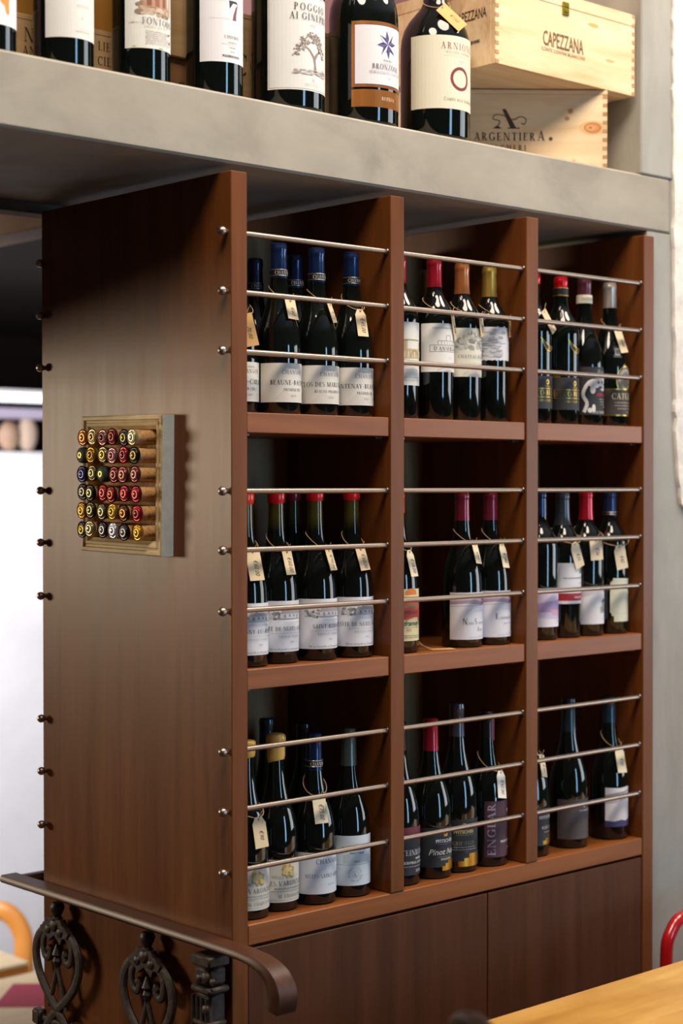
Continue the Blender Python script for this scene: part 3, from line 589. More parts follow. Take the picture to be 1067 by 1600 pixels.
gO = 'bottles on the middle centre shelf'
ora = [('E', -2, 108, 14, 9, 'd9792f'), ('R', -40, 40, 103, 105, 'e3d3a2'), ('R', -46, 46, 92, 103, 'd0c48f'), ('R', -46, 46, 64, 96, 'c93f2c'), ('P', [(-46, 64), (46, 64), (30, 58), (10, 66), (-12, 60)], 'd2642f'), ('T', 'b', 'CORAYTA', 9, 2, 81, '4d7a52', {'bold': .03}), ('T', 'b', 'PIES ALTA', 6, 2, 71, '5b4a34', {'bold': .02}), ('T', 'i', 'Adramey la', 9, 0, 50, '3f6b3d', {'bold': .02}), ('R', -40, 40, 46, 46.7, 'c98a6a'), ('T', 's', '2022', 4, -8, 40, '7d7763'), ('L', -36, 36, 31, '6f7d58', 1.3), ('L', -36, 36, 27.5, '6f7d58', 1.2), ('E', 20, 60, 2, 2, 'c93f2c')]
bottle('O1', (0.4331, 0.0600), Z2, 'bu', 0.293, 'bottle with yellow and red illustrated label and orange cap, by first divider', gO, cap='d5491f', caplen=0.040, lab=[dict(z0=0.022, z1=0.116, half=95, paper='ddcf9f', items=ora)])
def nsg(items):
    r_ = random.Random(4)
    return dict(z0=0.015, z1=0.103, half=82, paper='dcdde6', items=[('P', [(-55, 80), (-20, 83), (10, 79), (55, 84), (55, 94), (-55, 94)], 'a893a4'), ('P', [(-55, 86), (-10, 90), (20, 84), (20, 88), (-10, 94), (-55, 92)], 'c9bfcb'), ('K', [(-55, 77), (0, 79), (55, 76)], 0.8, 'b09aaa')] + [('R', s, s + 1.4, 79, 93 - abs(s % 3), '8a5568') for s in range(12, 40, 3)] + items + [('L', -8, 34, 68, LG), ('L', 2, 34, 22, LG), ('L', -18, 34, 19, LG)])
bottle('N1', (0.5994, 0.0564), Z2, 'bu', 0.291, 'maroon capped bottle with large initials N and S on white label', gO, cap='7d2436', caplen=0.054, band=None, lab=[nsg([('T', 's', 'N', 10.5, -25, 44, '55535c'), ('L', -19, -8, 44.5, LG, 3), ('T', 's', 'S', 10.5, -3, 44, '55535c'), ('L', 3, 20, 44.5, LG, 3), ('T', 's', '1', 9, 2, 31, '77757e'), ('L', 6, 18, 31.5, LG, 3)])])
bottle('N2', (0.6775, 0.0564), Z2, 'bu', 0.291, 'maroon capped bottle with large initial E, rightmost on middle centre shelf', gO, cap='7d2436', caplen=0.054, lab=[nsg([('T', 's', 'E', 10.5, -18, 50, '55535c'), ('L', -12, 22, 50.5, LG, 3.5), ('T', 'i', 'grand cru', 4, 6, 40, GREY)])])

gB = 'bottles on the middle right shelf'
tri = [('K', [(14, 134), (20, 150), (27, 134), (14, 134)], 0.9, 'b9b7bd'), ('K', [(20, 150), (30, 150), (27, 134)], 0.9, 'b9b7bd'), ('K', [(17, 142), (28, 142)], 0.9, 'b9b7bd')]
bottle('B1', (0.8196, 0.0564), Z2, 'bo', 0.292, 'blue capped bottle with pastel lilac label, half behind second divider', gB, cap='1d2b4d', caplen=0.048, lab=[dict(z0=0.026, z1=0.102, half=90, paper='cfc3dc', items=[('P', [(-57, 26), (57, 26), (57, 44), (10, 40), (-57, 46)], 'e3e0ea'), ('P', [(-57, 70), (20, 80), (57, 66), (57, 52), (10, 56), (-57, 54)], 'b39ac8'), ('P', [(-10, 60), (57, 56), (57, 46), (0, 48)], 'd3a9c4'), ('L', 10, 34, 36, GREY)]), dict(z0=0.13, z1=0.15, half=0, paper=None, items=tri, name='clear_label')])
bottle('B2', (0.8920, 0.0590), Z2, 'bo', 0.289, 'grey capped bottle with white label and dark red band, middle right shelf', gB, cap='3d434d', caplen=0.065, lab=[dict(z0=0.068, z1=0.149, half=100, paper='dcdbe0', items=[('R', -60, 62, 74, 89, '96182a'), ('L', -6, 36, 79, 'd8b9bd', 3.5), ('P', [(8, 128), (15, 142), (19, 137), (24, 143), (33, 128)], '6b6a70'), ('P', [(12, 128), (15, 135), (20, 128)], 'a5a4aa'), ('L', -30, 34, 118, GREY, 2.4), ('L', 6, 30, 108, LG, 1.6)])])
cst = [('P', [(-42, 78), (-42, 92), (10, 97), (10, 90)], 'c4c4ca'), ('P', [(2, 46), (30, 46), (31, 62), (27, 62), (27, 70), (22, 72), (20, 64), (14, 64), (12, 70), (6, 66), (6, 60), (1, 58)], '9c9ba0'), ('P', [(4, 68), (12, 76), (22, 72), (32, 78), (28, 70), (14, 66)], '6d6c72'), ('R', 8, 12, 50, 56, '77767b'), ('R', 18, 23, 50, 58, '77767b'), ('L', 10, 32, 88, GREY, 2), ('L', 14, 32, 34, GREY, 2)]
bottle('B3', (0.9610, 0.0564), Z2, 'bo', 0.292, 'bright red capped bottle with small castle drawing, middle right shelf', gB, cap='b8182c', caplen=0.058, lab=[dict(z0=0.024, z1=0.098, half=76, paper='dedee3', items=cst)])
notch = [(-24, 25), (40, 25), (40, 112), (-26, 114), (-27, 108), (-32, 104), (-32, 44), (-29, 42), (-29, 38), (-24, 36)]
bottle('B4', (1.0380, 0.0564), Z2, 'bo', 0.292, 'blue capped bottle with cream notched label, rightmost on middle right shelf', gB, cap='263760', caplen=0.050, band=(0.243, 0.006, None), lab=[dict(z0=0, z1=0, half=0, paper='d3d4bf', outline=notch, items=[('R', -24, 40, 41, 41.6, 'b9b48c'), ('R', -30, 40, 108, 108.6, 'b9b48c'), ('O', 22, 70, 5, 9, 1.2, 'a9a684'), ('L', 14, 30, 54, 'a9a684')])])

gY = 'bottles on the bottom left shelf'
def varon():
    r_ = random.Random(5)
    return dict(z0=0.016, z1=0.089, half=94, paper='d6d2c6', items=[('P', [(-50, 56), (-10, 64), (20, 56), (40, 60), (40, 88), (-50, 88)], 'cbc7bc')] + [('E', -4 + r_.uniform(-11, 9), 69 + r_.uniform(-10, 10), r_.uniform(2, 5), r_.uniform(2, 5), r_.choice(['c9a85c', 'bf9b4a', 'd6bd7e', 'b8944a'])) for k in range(36)] + [
        ('L', -34, -14, 58, 'b3ada0', 4), ('T', 's', 'LES VARONNIERS', 8.2, 0, 44.5, '7a746a'), ('L', -30, 34, 38.5, 'a19b90', 2.2), ('L', -36, 34, 34, 'aaa498', 1.6), ('T', 's', 'M. CHAPOUTIER', 5.6, 4, 24, '6c675f'), ('L', -38, 34, 19.5, 'aaa498', 1.0)])
bottle('Y1', (0.0735, 0.0545), Z3, 'bu', 0.294, 'yellow wax capped bottle at left edge of bottom left shelf, clipped tag in front', gY, wax=('d8ab52', 0.026, 0.0036, 0.005), lab=[varon()])
bottle('Y2', (0.1480, 0.0650), Z3, 'bu', 0.297, 'yellow wax capped bottle without a tag, second on bottom left shelf', gY, wax=('dcb45c', 0.042, 0.0036, 0.008), lab=[varon()])
bottle('C1', (0.2270, 0.0564), Z3, 'bu', 0.292, 'blue capped bottle with banded neck and price tag, bottom left shelf', gY, cap=navy, caplen=0.063, band=(0.2350, 0.0115, 'CHANSON'), lab=[dict(z0=0.019, z1=0.091, half=92, paper='d2d7df', items=[('E', 14, 62, 20, 10, 'dfe2e7'), ('T', 's', 'CHANSON', 8.2, 1, 71, '4a4c55'), ('T', 's', 'NUITS-SAINT-GEORGES', 6.4, 2, 47, '565862'), ('T', 's', '2019', 3.4, 6, 33, GREY, {'track': .5})])])
ring = []
for i, ch in enumerate('DEPUIS 1750 CHANSON '):
    a = 200 - i * 18
    ring.append(('T', 's', ch, 3.4, -4 + 10 * math.cos(math.radians(a)), 41 + 10 * math.sin(math.radians(a)), '6e7a86', {'rot': a - 90}))
bottle('Bg', (0.3085, 0.0564), Z3, 'bu', 0.292, 'grey green capped bottle with pale blue label and round emblem, bottom left shelf', gY, cap='4d5a58', caplen=0.064, lab=[dict(z0=0.021, z1=0.109, half=90, a0=-18, paper='cbd6de', items=[('P', [(-26, 60), (-26, 74), (-8, 80), (-8, 86), (6, 86), (6, 78), (30, 72), (30, 60)], 'b5c2cc'), ('R', -50, 50, 57.5, 58.2, '8795a2'), ('R', -50, 50, 37, 37.5, 'b5c2cc'), ('T', 'b', 'BOURGOGNE', 6.4, 0, 83, '4b565f', {'bold': .01}), ('T', 'b', 'PINOT NOIR', 3.6, 0, 76.5, '4b565f', {'bold': .01}), ('T', 's', '2022', 3.2, 0, 62, '4b565f', {'track': .3}), ('T', 's', '&', 7, -4, 37.5, '6e7a86'), ('O', -4, 41, 6.5, 6.5, 0.5, '8d99a4')] + ring)])
bottle('bkgr', (0.1984, 0.1502), Z3, 'bu', 0.311, 'dark green capped second row bottle behind yellow wax, bottom left shelf', gY, cap='1c3440', caplen=0.05)
bottle('bkd', (0.2900, 0.1560), Z3, 'bu', 0.294, 'black capped second row bottle behind blue capped one, bottom left shelf', gY, cap='23262b', caplen=0.03)

gP = 'bottles on the bottom centre shelf'
GW = 'd7d4d0'
bottle('St', (0.4331, 0.0564), Z3, 'bu', 0.292, 'black bottle with maroon topped black label, half behind first divider', gP, cap='2a2326', caplen=0.05, lab=[dict(z0=0.019, z1=0.106, half=92, paper='20222c', items=[('P', [(-62, 106), (62, 106), (62, 92), (30, 90), (24, 76), (20, 72), (18, 84), (8, 90), (-62, 92)], '6a2436'), ('T', 's', 'STEINBERG', 10, 2, 55, GW), ('T', 'b', 'weiler', 5.5, 14, 47, GW, {'bold': .03}), ('T', 'b', 'SÜDTIROL LAGREIN', 4.4, 6, 39.5, GW, {'bold': .02}), ('L', -30, 34, 34, 'a9a7a9', 1.2), ('T', 'b', '2018', 5.2, 12, 24, GW)])])
def goldstep(a, b, z0, z1): return ('P', [(a, z0), (b, z0), (b, z1), (a + (b - a) * 0.38, z1), (a + (b - a) * 0.38, z0 + (z1 - z0) * 0.66), (a + (b - a) * 0.2, z0 + (z1 - z0) * 0.66), (a + (b - a) * 0.2, z0 + (z1 - z0) * 0.42), (a, z0 + (z1 - z0) * 0.42)], GOLD)
bottle('P1', (0.5157, 0.0564), Z3, 'bu', 0.291, 'red capped black labelled bottle with script Pinot and gold corner', gP, cap='9c1e30', caplen=0.058, lab=[dict(z0=0.022, z1=0.095, half=88, paper='25282d', items=[('P', [(-4, 78), (4, 78), (5, 86), (3, 91), (-3, 91), (-5, 86)], GOLD), ('E', 0, 84, 2, 3, '25282d'), ('T', 'b', 'PFITSCHER', 6.3, 0, 67, 'e2dfda', {'bold': .035}), ('L', -18, 28, 63.5, GREY), ('T', 'i', 'Pinot Nero', 11, 0, 45, 'd9d5cd', {'bold': .01}), ('L', -16, 30, 40.5, GREY), ('T', 'b', 'FUXLEITEN', 3.8, 2, 34.5, 'cfccc6', {'bold': .02}), goldstep(-8, 30, 15, 35)])])
bottle('P2', (0.5890, 0.0600), Z3, 'bu', 0.313, 'tall grey capped bottle with black label and stepped gold corner, bottom centre shelf', gP, cap='4e4c56', caplen=0.061, lab=[dict(z0=0.021, z1=0.100, half=88, a0=-24, paper='25282d', items=[('E', 0, 90, 5, 3, 'b9b28f'), ('P', [(-3, 82), (3, 82), (6, 88), (-6, 88)], 'b9b28f'), ('T', 'b', 'PFITSCHER', 6.2, 0, 74, 'b0a36d', {'bold': .035}), ('L', -15, 22, 70.5, GREY), ('T', 's', 'GRIESFELD', 7, 0, 52, '8f8a74'), ('L', -20, 26, 47.5, 'a9a7a9', 1.6), ('L', -22, 28, 43, 'a9a7a9', 1.4), ('T', 's', '2019', 2.6, 4, 38, GREY), goldstep(-12, 44, 12, 36)])])
bottle('E1', (0.6683, 0.0564), Z3, 'bu', 0.293, 'bottle with plum label lettered sideways, rightmost on bottom centre shelf', gP, cap='241d22', caplen=0.05, lab=[dict(z0=0.018, z1=0.125, half=54, paper='432836', items=[('P', [(-10, 18), (36, 18), (36, 90), (18, 110), (6, 70)], '4d2f3b'), ('T', 's', 'ENGLAR', 15.5, -15, 71.5, '9a8fa3', {'rot': 90, 'xs': 1.32}), ('T', 'b', 'PINOT NERO', 4.4, 14, 45, GW, {'bold': .03}), ('T', 'b', '2018', 3.4, 22, 32, GW, {'bold': .02}), ('R', 18, 22, 102, 108, 'd6c6b8')]), dict(z0=0.2370, z1=0.281, half=24, a0=14, paper='6b3f50', cone=True, name='neck_strip', items=[('T', 'b', 'ENGLAR', 4, 1.8, 259, 'b6a4ae', {'rot': 90})])])

gK = 'bottles on the bottom right shelf'
bottle('L1', (0.7905, 0.0564), Z3, 'bu', 0.291, 'black labelled bottle almost wholly hidden behind second divider, bottom right shelf', gK, cap='2c2a2e', caplen=0.055, lab=[dict(z0=0.022, z1=0.095, half=88, paper='25282d', items=[('E', 10, 88, 5, 4, GOLD), ('T', 'b', 'PFITSCHER', 6.2, 8, 74, 'cfccc6', {'bold': .03}), ('T', 's', 'REBECCA', 6, 10, 54, 'cfccc6'), ('L', 0, 32, 47, 'a9a7a9', 1.4), goldstep(-4, 40, 24, 42)])])
bottle('K1', (0.9100, 0.0580), Z3, 'bu', 0.296, 'wide dark bottle with charcoal label and no tag, bottom right shelf', gK, cap='26343f', caplen=0.066, lab=[dict(z0=0.019, z1=0.098, half=84, paper='4b4546', items=[('E', 4, 86, 5, 5, 'cfccc8'), ('E', 5, 85, 2.6, 3, '4b4546'), ('L', -10, 30, 74, 'c2bebc', 2.6), ('L', -2, 30, 56, '7d7676', 1.2), ('L', -6, 30, 38, '7d7676', 1.2), ('P', [(-50, 19), (-20, 50), (10, 60), (30, 80), (56, 84), (56, 19)], '524a49')])])
torn = [(-42, 36), (33, 36), (31, 50), (34, 62), (31, 78), (28, 84), (31, 92), (30, 108), (26, 106), (10, 108), (-10, 106), (-42, 107)]
bottle('K2', (1.0365, 0.0564), Z3, 'bu', 0.289, 'blue grey capped bottle with torn white label and purple foot, rightmost on bottom right shelf', gK, cap='2b4052', caplen=0.052, lab=[dict(z0=0, z1=0, half=0, paper='dcdadb', outline=torn, items=[('P', [(-42, 27), (34, 27), (34, 46), (22, 42), (6, 38), (-8, 41), (-24, 38), (-42, 40)], '3c3768'), ('P', [(-42, 74), (-20, 76), (4, 84), (26, 88), (26, 94), (0, 92), (-20, 84), (-42, 82)], 'b3b2b8'), ('P', [(-42, 84), (-10, 92), (20, 98), (20, 101), (-20, 97), (-42, 92)], '9d9ca4')])])

# ------------------------------------------------------------------ large bottles on the ledge
gT = 'large bottles standing along the concrete ledge'
nm = 'magnum_bottle'
bottle('T1', (-0.4000, 0.091), LEDGE, (0.047, 0.25, 0.075), 0.40, 'large bottle cut by left picture edge, white label with orange brush mark', gT, name=nm, cap='2b2023', caplen=0.06, lab=[dict(z0=0.043, z1=0.22, half=68, paper='dfdee2', items=[('P', [(0, 76), (6, 72), (10, 60), (16, 60), (16, 80), (20, 92), (14, 96), (4, 92), (-12, 84), (-24, 78), (-12, 72), (-2, 84)], 'd68a3c'), ('P', [(4, 88), (14, 92), (12, 84), (6, 82)], 'dfdee2')])])
bottle('T2', (-0.2605, 0.091), LEDGE, (0.047, 0.25, 0.075), 0.40, 'large bottle with nearly blank off-white label, second from left on ledge', gT, name=nm, cap='2b2023', caplen=0.06, lab=[dict(z0=0.046, z1=0.22, half=68, paper='d8d6d2', items=[('L', -6, 18, 94, 'cbbfb6', 4), ('L', 2, 6, 76, 'bdb9b6', 2.4), ('L', 0, 14, 60, 'c4c0bc', 1.4), ('L', -8, 20, 56, 'b8b4b0', 1.6)])])
rnd = random.Random(21)
vil = [('E', rnd.uniform(-34, 22), rnd.uniform(108, 128), rnd.uniform(3, 8), rnd.uniform(2, 5), rnd.choice(['a58a74', 'b89f88', '8d7461', 'c4ae98'])) for k in range(40)] + [('R', -26, 20, 120, 152, 'b0846a'), ('R', -20, -12, 122, 140, '7c4f3c'), ('R', -6, 2, 122, 140, '8d5a44'), ('R', 8, 15, 122, 140, '7c4f3c'), ('R', -28, 22, 148, 154, 'c9b59c'), ('K', [(26, 112), (26, 160)], 2, 'b59c80'), ('K', [(30, 112), (30, 160)], 1.4, 'c2ab90')]
bottle('T3', (-0.1127, 0.091), LEDGE, (0.047, 0.25, 0.075), 0.40, 'large bottle whose label has a brown house picture, on the ledge', gT, name=nm, cap='2b2023', caplen=0.06, lab=[dict(z0=0.0545, z1=0.22, half=68, paper='d9d8d2', items=vil + [('T', 's', 'FONTODI', 10.5, 2, 93, '7b766e'), ('T', 's', 'CHIANTI CLASSICO', 3.8, -2, 87.5, 'aaa498'), ('R', -50, -22, 95, 95.5, 'aaa498'), ('E', -42, 96, 3, 0.8, 'd8c66a'), ('E', -40, 58, 3, 0.8, 'd8c66a'), ('E', 6, 58, 5, 1.2, 'e2d9a0')] + [('L', -22, 26 - 3 * (k % 3), 82 - 3.2 * k, 'b5b0a6', 1.3) for k in range(7)] + [('P', [(22, 82), (25, 84), (28, 82), (26, 80)], '4d3a34'), ('P', [(24, 70), (27, 72), (30, 68), (27, 67)], '4d3a34')])])
bottle('T4', (0.0370, 0.091), LEDGE, (0.0475, 0.25, 0.075), 0.40, 'large bottle with a big number 7 on its white label, on ledge', gT, name=nm, cap='2b2023', caplen=0.06, lab=[dict(z0=0.058, z1=0.22, half=68, paper='dddce0', items=[('P', [(-6, 160), (10, 160), (14, 156), (2, 156), (-5, 146)], '2f2a3a'), ('P', [(14, 156), (11, 147), (9, 136), (9, 128), (1, 128), (3, 138), (8, 150)], '7a4552'), ('R', -40, -8, 158.5, 159, 'c4c2c6'), ('R', -40, 0, 129, 129.5, 'c4c2c6'), ('T', 's', "L'INVIDO", 5.4, 0, 97, '3d3a42'), ('L', -8, 10, 90, LG, 2), ('R', -20, 22, 87.4, 87.9, LG), ('L', -6, 8, 82, LG, 1.6), ('T', 's', '2018', 3, 0, 74.5, GREY), ('T', 'b', 'PODERNUOVO', 3.6, -1, 66.5, '3d3a42', {'bold': .03})])])
rnd = random.Random(31)
tree = []
for k in range(230):
    t = rnd.uniform(0, 1); a = rnd.uniform(0, PI); rr = rnd.uniform(0.45, 1.0)
    s = 2 + 39 * rr * math.cos(a) * (1.0 if math.cos(a) < 0 else 0.8); z = 101 + 33 * rr * math.sin(a) - (8 if abs(s) > 24 else 0)
    tree.append(('E', s, z, rnd.uniform(0.9, 2.4), rnd.uniform(0.8, 1.9), rnd.choice(['8f8078', 'a3958c', '7d6f68', 'b5a99f', '97887f'])))
tree = [('P', [(3, 66), (12, 66), (9, 78), (8, 88), (14, 98), (22, 104), (21, 106), (10, 100), (5, 94), (-4, 104), (-16, 112), (-17, 110), (-6, 100), (1, 90), (4, 78)], '8a7a73')] + tree
tree += [('E', rnd.uniform(-34, 38), rnd.uniform(62, 70), rnd.uniform(2, 6), rnd.uniform(0.5, 1.2), rnd.choice(['a3958c', 'b5a99f', 'c4bab2'])) for k in range(50)] + [('E', 32 + rnd.uniform(-4, 4), 70 + rnd.uniform(-2, 3), 1.6, 1.4, '8f8078') for k in range(8)]
bottle('T5', (0.2008, 0.0935), LEDGE, (0.0640, 0.30, 0.10), 0.52, 'largest ledge bottle, off-white label with an oak tree drawing', gT, name=nm, cap='2b2023', caplen=0.06, lab=[dict(z0=0.034, z1=0.197, half=73, paper='d9d8d5', items=[('K', [(-79, 36.5), (79, 36.5), (79, 194.5), (-79, 194.5), (-79, 36.5)], 1.2, '9b8f93')] + tree + [('T', 's', 'POGGIO', 12, 0, 170, '524d50', {'track': .22}), ('T', 's', 'AI GINEPRI', 11.5, 0, 154.5, '524d50', {'track': .14}), ('T', 's', '2021', 5.2, 2, 144, LG, {'track': .2}), ('T', 's', 'A', 7, 2, 50, 'b3adac'), ('T', 's', 'ARGENTIERA', 3.4, 0, 43.5, 'b3adac', {'track': .2})])])
star = []
for k in range(8):
    a = math.radians(k * 45 + 6); b1, b2 = a - math.radians(22.5), a + math.radians(22.5)
    R1, R2 = (25, 12)
    star.append(('P', [(0, 144), (R2 * math.cos(b1) * 0.9, 144 + R2 * math.sin(b1)), (R1 * math.cos(a) * 0.9, 144 + R1 * math.sin(a))], '37336b'))
    star.append(('P', [(0, 144), (R1 * math.cos(a) * 0.9, 144 + R1 * math.sin(a)), (R2 * math.cos(b2) * 0.9, 144 + R2 * math.sin(b2))], 'd9d7dc' if k % 2 else '5a568c'))
COPPER = mat('copper_foil', 'b5733a', 0.36, 0.8)
bottle('T6', (0.3793, 0.0925), LEDGE, (0.0630, 0.20, 0.085), 0.36, 'large bottle with copper framed label and blue faceted star, on ledge', gT, name=nm, cap='2b2023', caplen=0.06, lab=[dict(z0=0.069, z1=0.182, half=63, paper=None, items=[('R', -69, 69, 66, 183, COPPER), ('R', -63.5, 63.5, 70.5, 177, '3b3260'), ('R', -62.5, 62.5, 71.5, 176, 'd9d7dc')] + star + [('L', -10, 12, 115, 'a3a0a6', 1.6), ('T', 's', 'CASTELLO', 4, 0, 109, 'b3b0b4', {'track': .2}), ('T', 's', 'BRONZONE', 9, 0, 99, '5d5860', {'track': .1}), ('T', 's', 'MORELLINO DI SCANSANO', 4.6, 0, 91, '9c989e'), ('T', 's', '2015', 3.4, 4, 83.5, LG)]),
    dict(z0=0.031, z1=0.062, half=63, paper=None, name='lower_band', items=[('R', -69, 69, 31, 62, COPPER), ('T', 's', 'RISERVA', 6, 2, 44, 'e0c39d')])])
bottle('T7', (0.5640, 0.0930), LEDGE, (0.0655, 0.178, 0.085), 0.36, 'large bottle with cream label, dark red ring and orange tag, rightmost on ledge', gT, name=nm, cap='2b2023', caplen=0.06, lab=[dict(z0=0.055, z1=0.190, half=88, paper='d9d3bd', items=[('T', 's', 'ARNIONE', 12.5, 0, 165, '8f4a48', {'track': .2}), ('T', 's', 'BOLGHERI SUPERIORE', 4.6, 0, 157, 'a49c8a', {'track': .08}), ('R', -36, 40, 152.5, 153, 'b3ab98'), ('T', 's', '2015', 3.6, 2, 142, 'b3ab98', {'track': .2}), ('O', 0, 112, 23, 22, 5.6, '7d2a30'), ('T', 's', 'Campo alla Sughera', 6.5, 2, 70, '8a8271')])])

# ------------------------------------------------------------------ price tags hanging from the bottle necks
def card_mesh(w, l, clip, th=0.0007):
    """card in xy: hole at origin, hanging towards -y, face +z"""
    if clip: o = [(-w / 2, -l), (w / 2, -l), (w / 2, -0.006), (w * 0.24, 0.0045), (-w * 0.24, 0.0045), (-w / 2, -0.006)]
    else: o = [(-w / 2, -l), (w / 2, -l), (w / 2, 0.0045), (-w / 2, 0.0045)]
    bm = bmesh.new(); a = [bm.verts.new((x, y, th / 2)) for x, y in o]; b = [bm.verts.new((x, y, -th / 2)) for x, y in o]; n = len(o)
    bm.faces.new(a); bm.faces.new(list(reversed(b)))
    for i in range(n): bm.faces.new((b[i], b[(i + 1) % n], a[(i + 1) % n], a[i]))
    return bm
def price_tag(key, zt, at, zb, ab, label, price, w=0.026, clip=False, cm=None, band=True):
    base, prof, r = BOTTLES[key]
    at, ab = math.radians(at), math.radians(ab)
    def P(a, z, off): q = r_at(prof, z) + off; return Vector((math.sin(a) * q, -math.cos(a) * q, z))
    oh, ob = 0.0042, 0.0036
    for _ in range(6):                                 # keep the card clear of the shoulder it hangs over
        hole = P(at, zt - 0.004, oh); bot = P(ab, zb, ob); worst = 0
        for k in range(-1, 11):
            q = hole.lerp(bot, k / 10); worst = max(worst, r_at(prof, q.z) + 0.0022 - math.hypot(q.x, q.y))
        if worst <= 0: break
        oh += worst; ob += worst * 0.4
    down = (bot - hole); ln = down.length; down.normalize()
    am = (at + ab) / 2; right = Vector((math.cos(am), math.sin(am), 0)); right = (right - down * right.dot(down)).normalized()
    nrm = right.cross(-down).normalized()
    M = Matrix(((right.x, -down.x, nrm.x, hole.x), (right.y, -down.y, nrm.y, hole.y), (right.z, -down.z, nrm.z, hole.z), (0, 0, 0, 1)))
    root = thing('price_tag', label, 'price tag', base + hole, 0, 'paper price tags tied to bottle necks')
    loc = Matrix.Translation(-hole) @ M
    bm = card_mesh(w, ln, clip); bm.transform(loc); finish('card', bm, cm or CARD, root)
    mats = []; W = w * 1000; L = ln * 1000
    items = [('E', 0, 0, 1.5, 1.5, '4d3c2c'), ('T', 'i', price, 8.5, -1.5, -L * 0.55, PEN, {'rot': -90, 'xs': 0.8})]
    bm = art_bmesh(items, mats, None, 0.0005, 0.00005); bm.transform(loc); finish('handwriting', bm, mats, root)
    # twine: round the neck and down to the hole
    zn = min(zt + 0.034, prof[-1][1] - 0.07); pts = []
    for i in range(25):
        th = -PI + 2 * PI * (i + 0.0) / 24
        f = ((1 + math.cos(th)) / 2) ** 1.3; z = zn + (zt - 0.001 - zn) * f
        pts.append(P(at + th, z, 0.0012 + 0.0025 * f) - hole)
    pts[12] = Vector((0, 0, 0.0015)) + nrm * 0.0003
    bm = bmesh.new(); tube(bm, pts, 0.00075, 6)
    k = pts[12] + right * 0.002; tube(bm, [k, k + right * 0.004 + Vector((0, 0, 0.008)) - nrm * 0.001, k + right * 0.007 + Vector((0, 0, 0.013))], 0.0006, 5)
    finish('string', bm, TWINE, root)
    return root
for a in [
 ('A1', 0.1661, -14, 0.1120, 0, 'orange kraft price tag on leftmost upper left bottle, beside side panel', '70.00', .030, False, CARD_O),
 ('A2', 0.1956, 10, 0.1610, 7, 'buff price tag on the second bottle from the side panel, upper left shelf', '€60', .026),
 ('A3', 0.1953, 24, 0.1616, 30, 'narrow edge-on price tag on the third front bottle of the upper left shelf', '€75', .020),
 ('A4', 0.1893, -8, 0.1409, -10, 'price tag with clipped corners on rightmost bottle of the upper left shelf', '€45.00', .022, True),
 ('R', 0.1945, 12, 0.1485, 40, 'price tag seen almost edge-on beside the line drawn castle label', '€38', .016),
 ('C', 0.1929, 17, 0.1594, 30, 'buff price tag on the copper capped bottle', '€55', .020),
 ('G', 0.1935, 29, 0.1619, 34, 'buff price tag on the gold capped bottle', '€62', .018, False, CARD_O),
 ('S0', 0.2204, -10, 0.1793, 27, 'slanting price tag at the second divider, upper right shelf', '€28', .020),
 ('Gt', 0.1985, -10, 0.1502, 2, 'buff price tag on the silver capped bottle, upper right shelf', '€40', .022),
 ('R1', 0.1948, -10, 0.1449, -7, 'price tag on the red wax bottle at the left edge, reading sixty', '€60.00', .028),
 ('R2', 0.1925, 4, 0.1511, 4, 'price tag on second red wax bottle of the middle left shelf', '€60.00', .022),
 ('R3', 0.1926, 24, 0.1555, 24, 'wide price tag on the third red wax bottle of the middle left shelf', '€70.00', .027),
 ('R4', 0.1931, -5, 0.1538, 1, 'price tag on rightmost red wax bottle of the middle left shelf', '€60.00', .022),
 ('O1', 0.1856, 6, 0.1382, 8, 'pale clipped price tag on the orange capped bottle', '€18.00', .020, True, CARD_P),
 ('N1', 0.1946, 22, 0.1563, 16, 'price tag on the bottle with initials N and S', '€85', .023, False, CARD_P),
 ('N2', 0.1927, 10, 0.1464, 5, 'clipped price tag on the bottle with initial E', '€180', .020, True, CARD_P),
 ('B2', 0.1895, -14, 0.1400, 12, 'clipped price tag on the grey capped bottle, middle right shelf', '€32', .026, True, CARD_P),
 ('B3', 0.1956, -20, 0.1531, -16, 'square cut price tag on the bright red capped bottle, middle right shelf', '€36', .029, False, CARD_P),
 ('B4', 0.1809, -24, 0.1325, -11, 'clipped price tag on the bottle with cream notched label', '€42', .027, True, CARD_P),
 ('Y1', 0.1704, -2, 0.1203, 1, 'clipped buff price tag low on the leftmost yellow wax bottle', '€90', .028, True),
 ('C1', 0.1878, -24, 0.1415, -21, 'price tag on the blue capped bottle of the bottom left shelf', '€75.00', .024, False, CARD_P),
 ('E1', 0.1798, 10, 0.1300, -2, 'white clipped price tag on the plum labelled bottle', '€42.00', .024, True, CARD_W),
 ('L1', 0.1962, 22, 0.1553, 6, 'price tag sliver showing behind the second divider, bottom right shelf', '€30', .020, False, CARD_P),
 ('K2', 0.1881, -3, 0.1372, -8, 'clipped price tag on the torn label bottle, bottom right shelf', '€35', .025, True, CARD_P),
 ('T7', 0.2480, -29, 0.2080, 6, 'orange kraft price tag on the cream labelled ledge bottle', '€150', .034, False, CARD_O),
]: price_tag(*a)
# a fallen tag lying on the middle shelf
t = thing('price_tag', 'fallen price tag lying flat on the middle centre shelf with its string', 'price tag', (0.5240, 0.034, Z2 + 0.0006), math.radians(-24), 'paper price tags tied to bottle necks')
bm = card_mesh(0.026, 0.044, False); bm.transform(Matrix.Translation((-0.022, 0, 0.0004)) @ Matrix.Rotation(math.radians(90), 4, 'Z')); finish('card', bm, CARD_O, t)
bm = bmesh.new(); tube(bm, smooth_pts([(-0.020, 0, 0.0015), (-0.030, 0.008, 0.004), (-0.040, 0.004, 0.010), (-0.052, 0.006, 0.0205), (-0.040, 0.014, 0.009), (-0.022, 0.004, 0.0015)], 5), 0.0007, 6); finish('string', bm, TWINE, t)

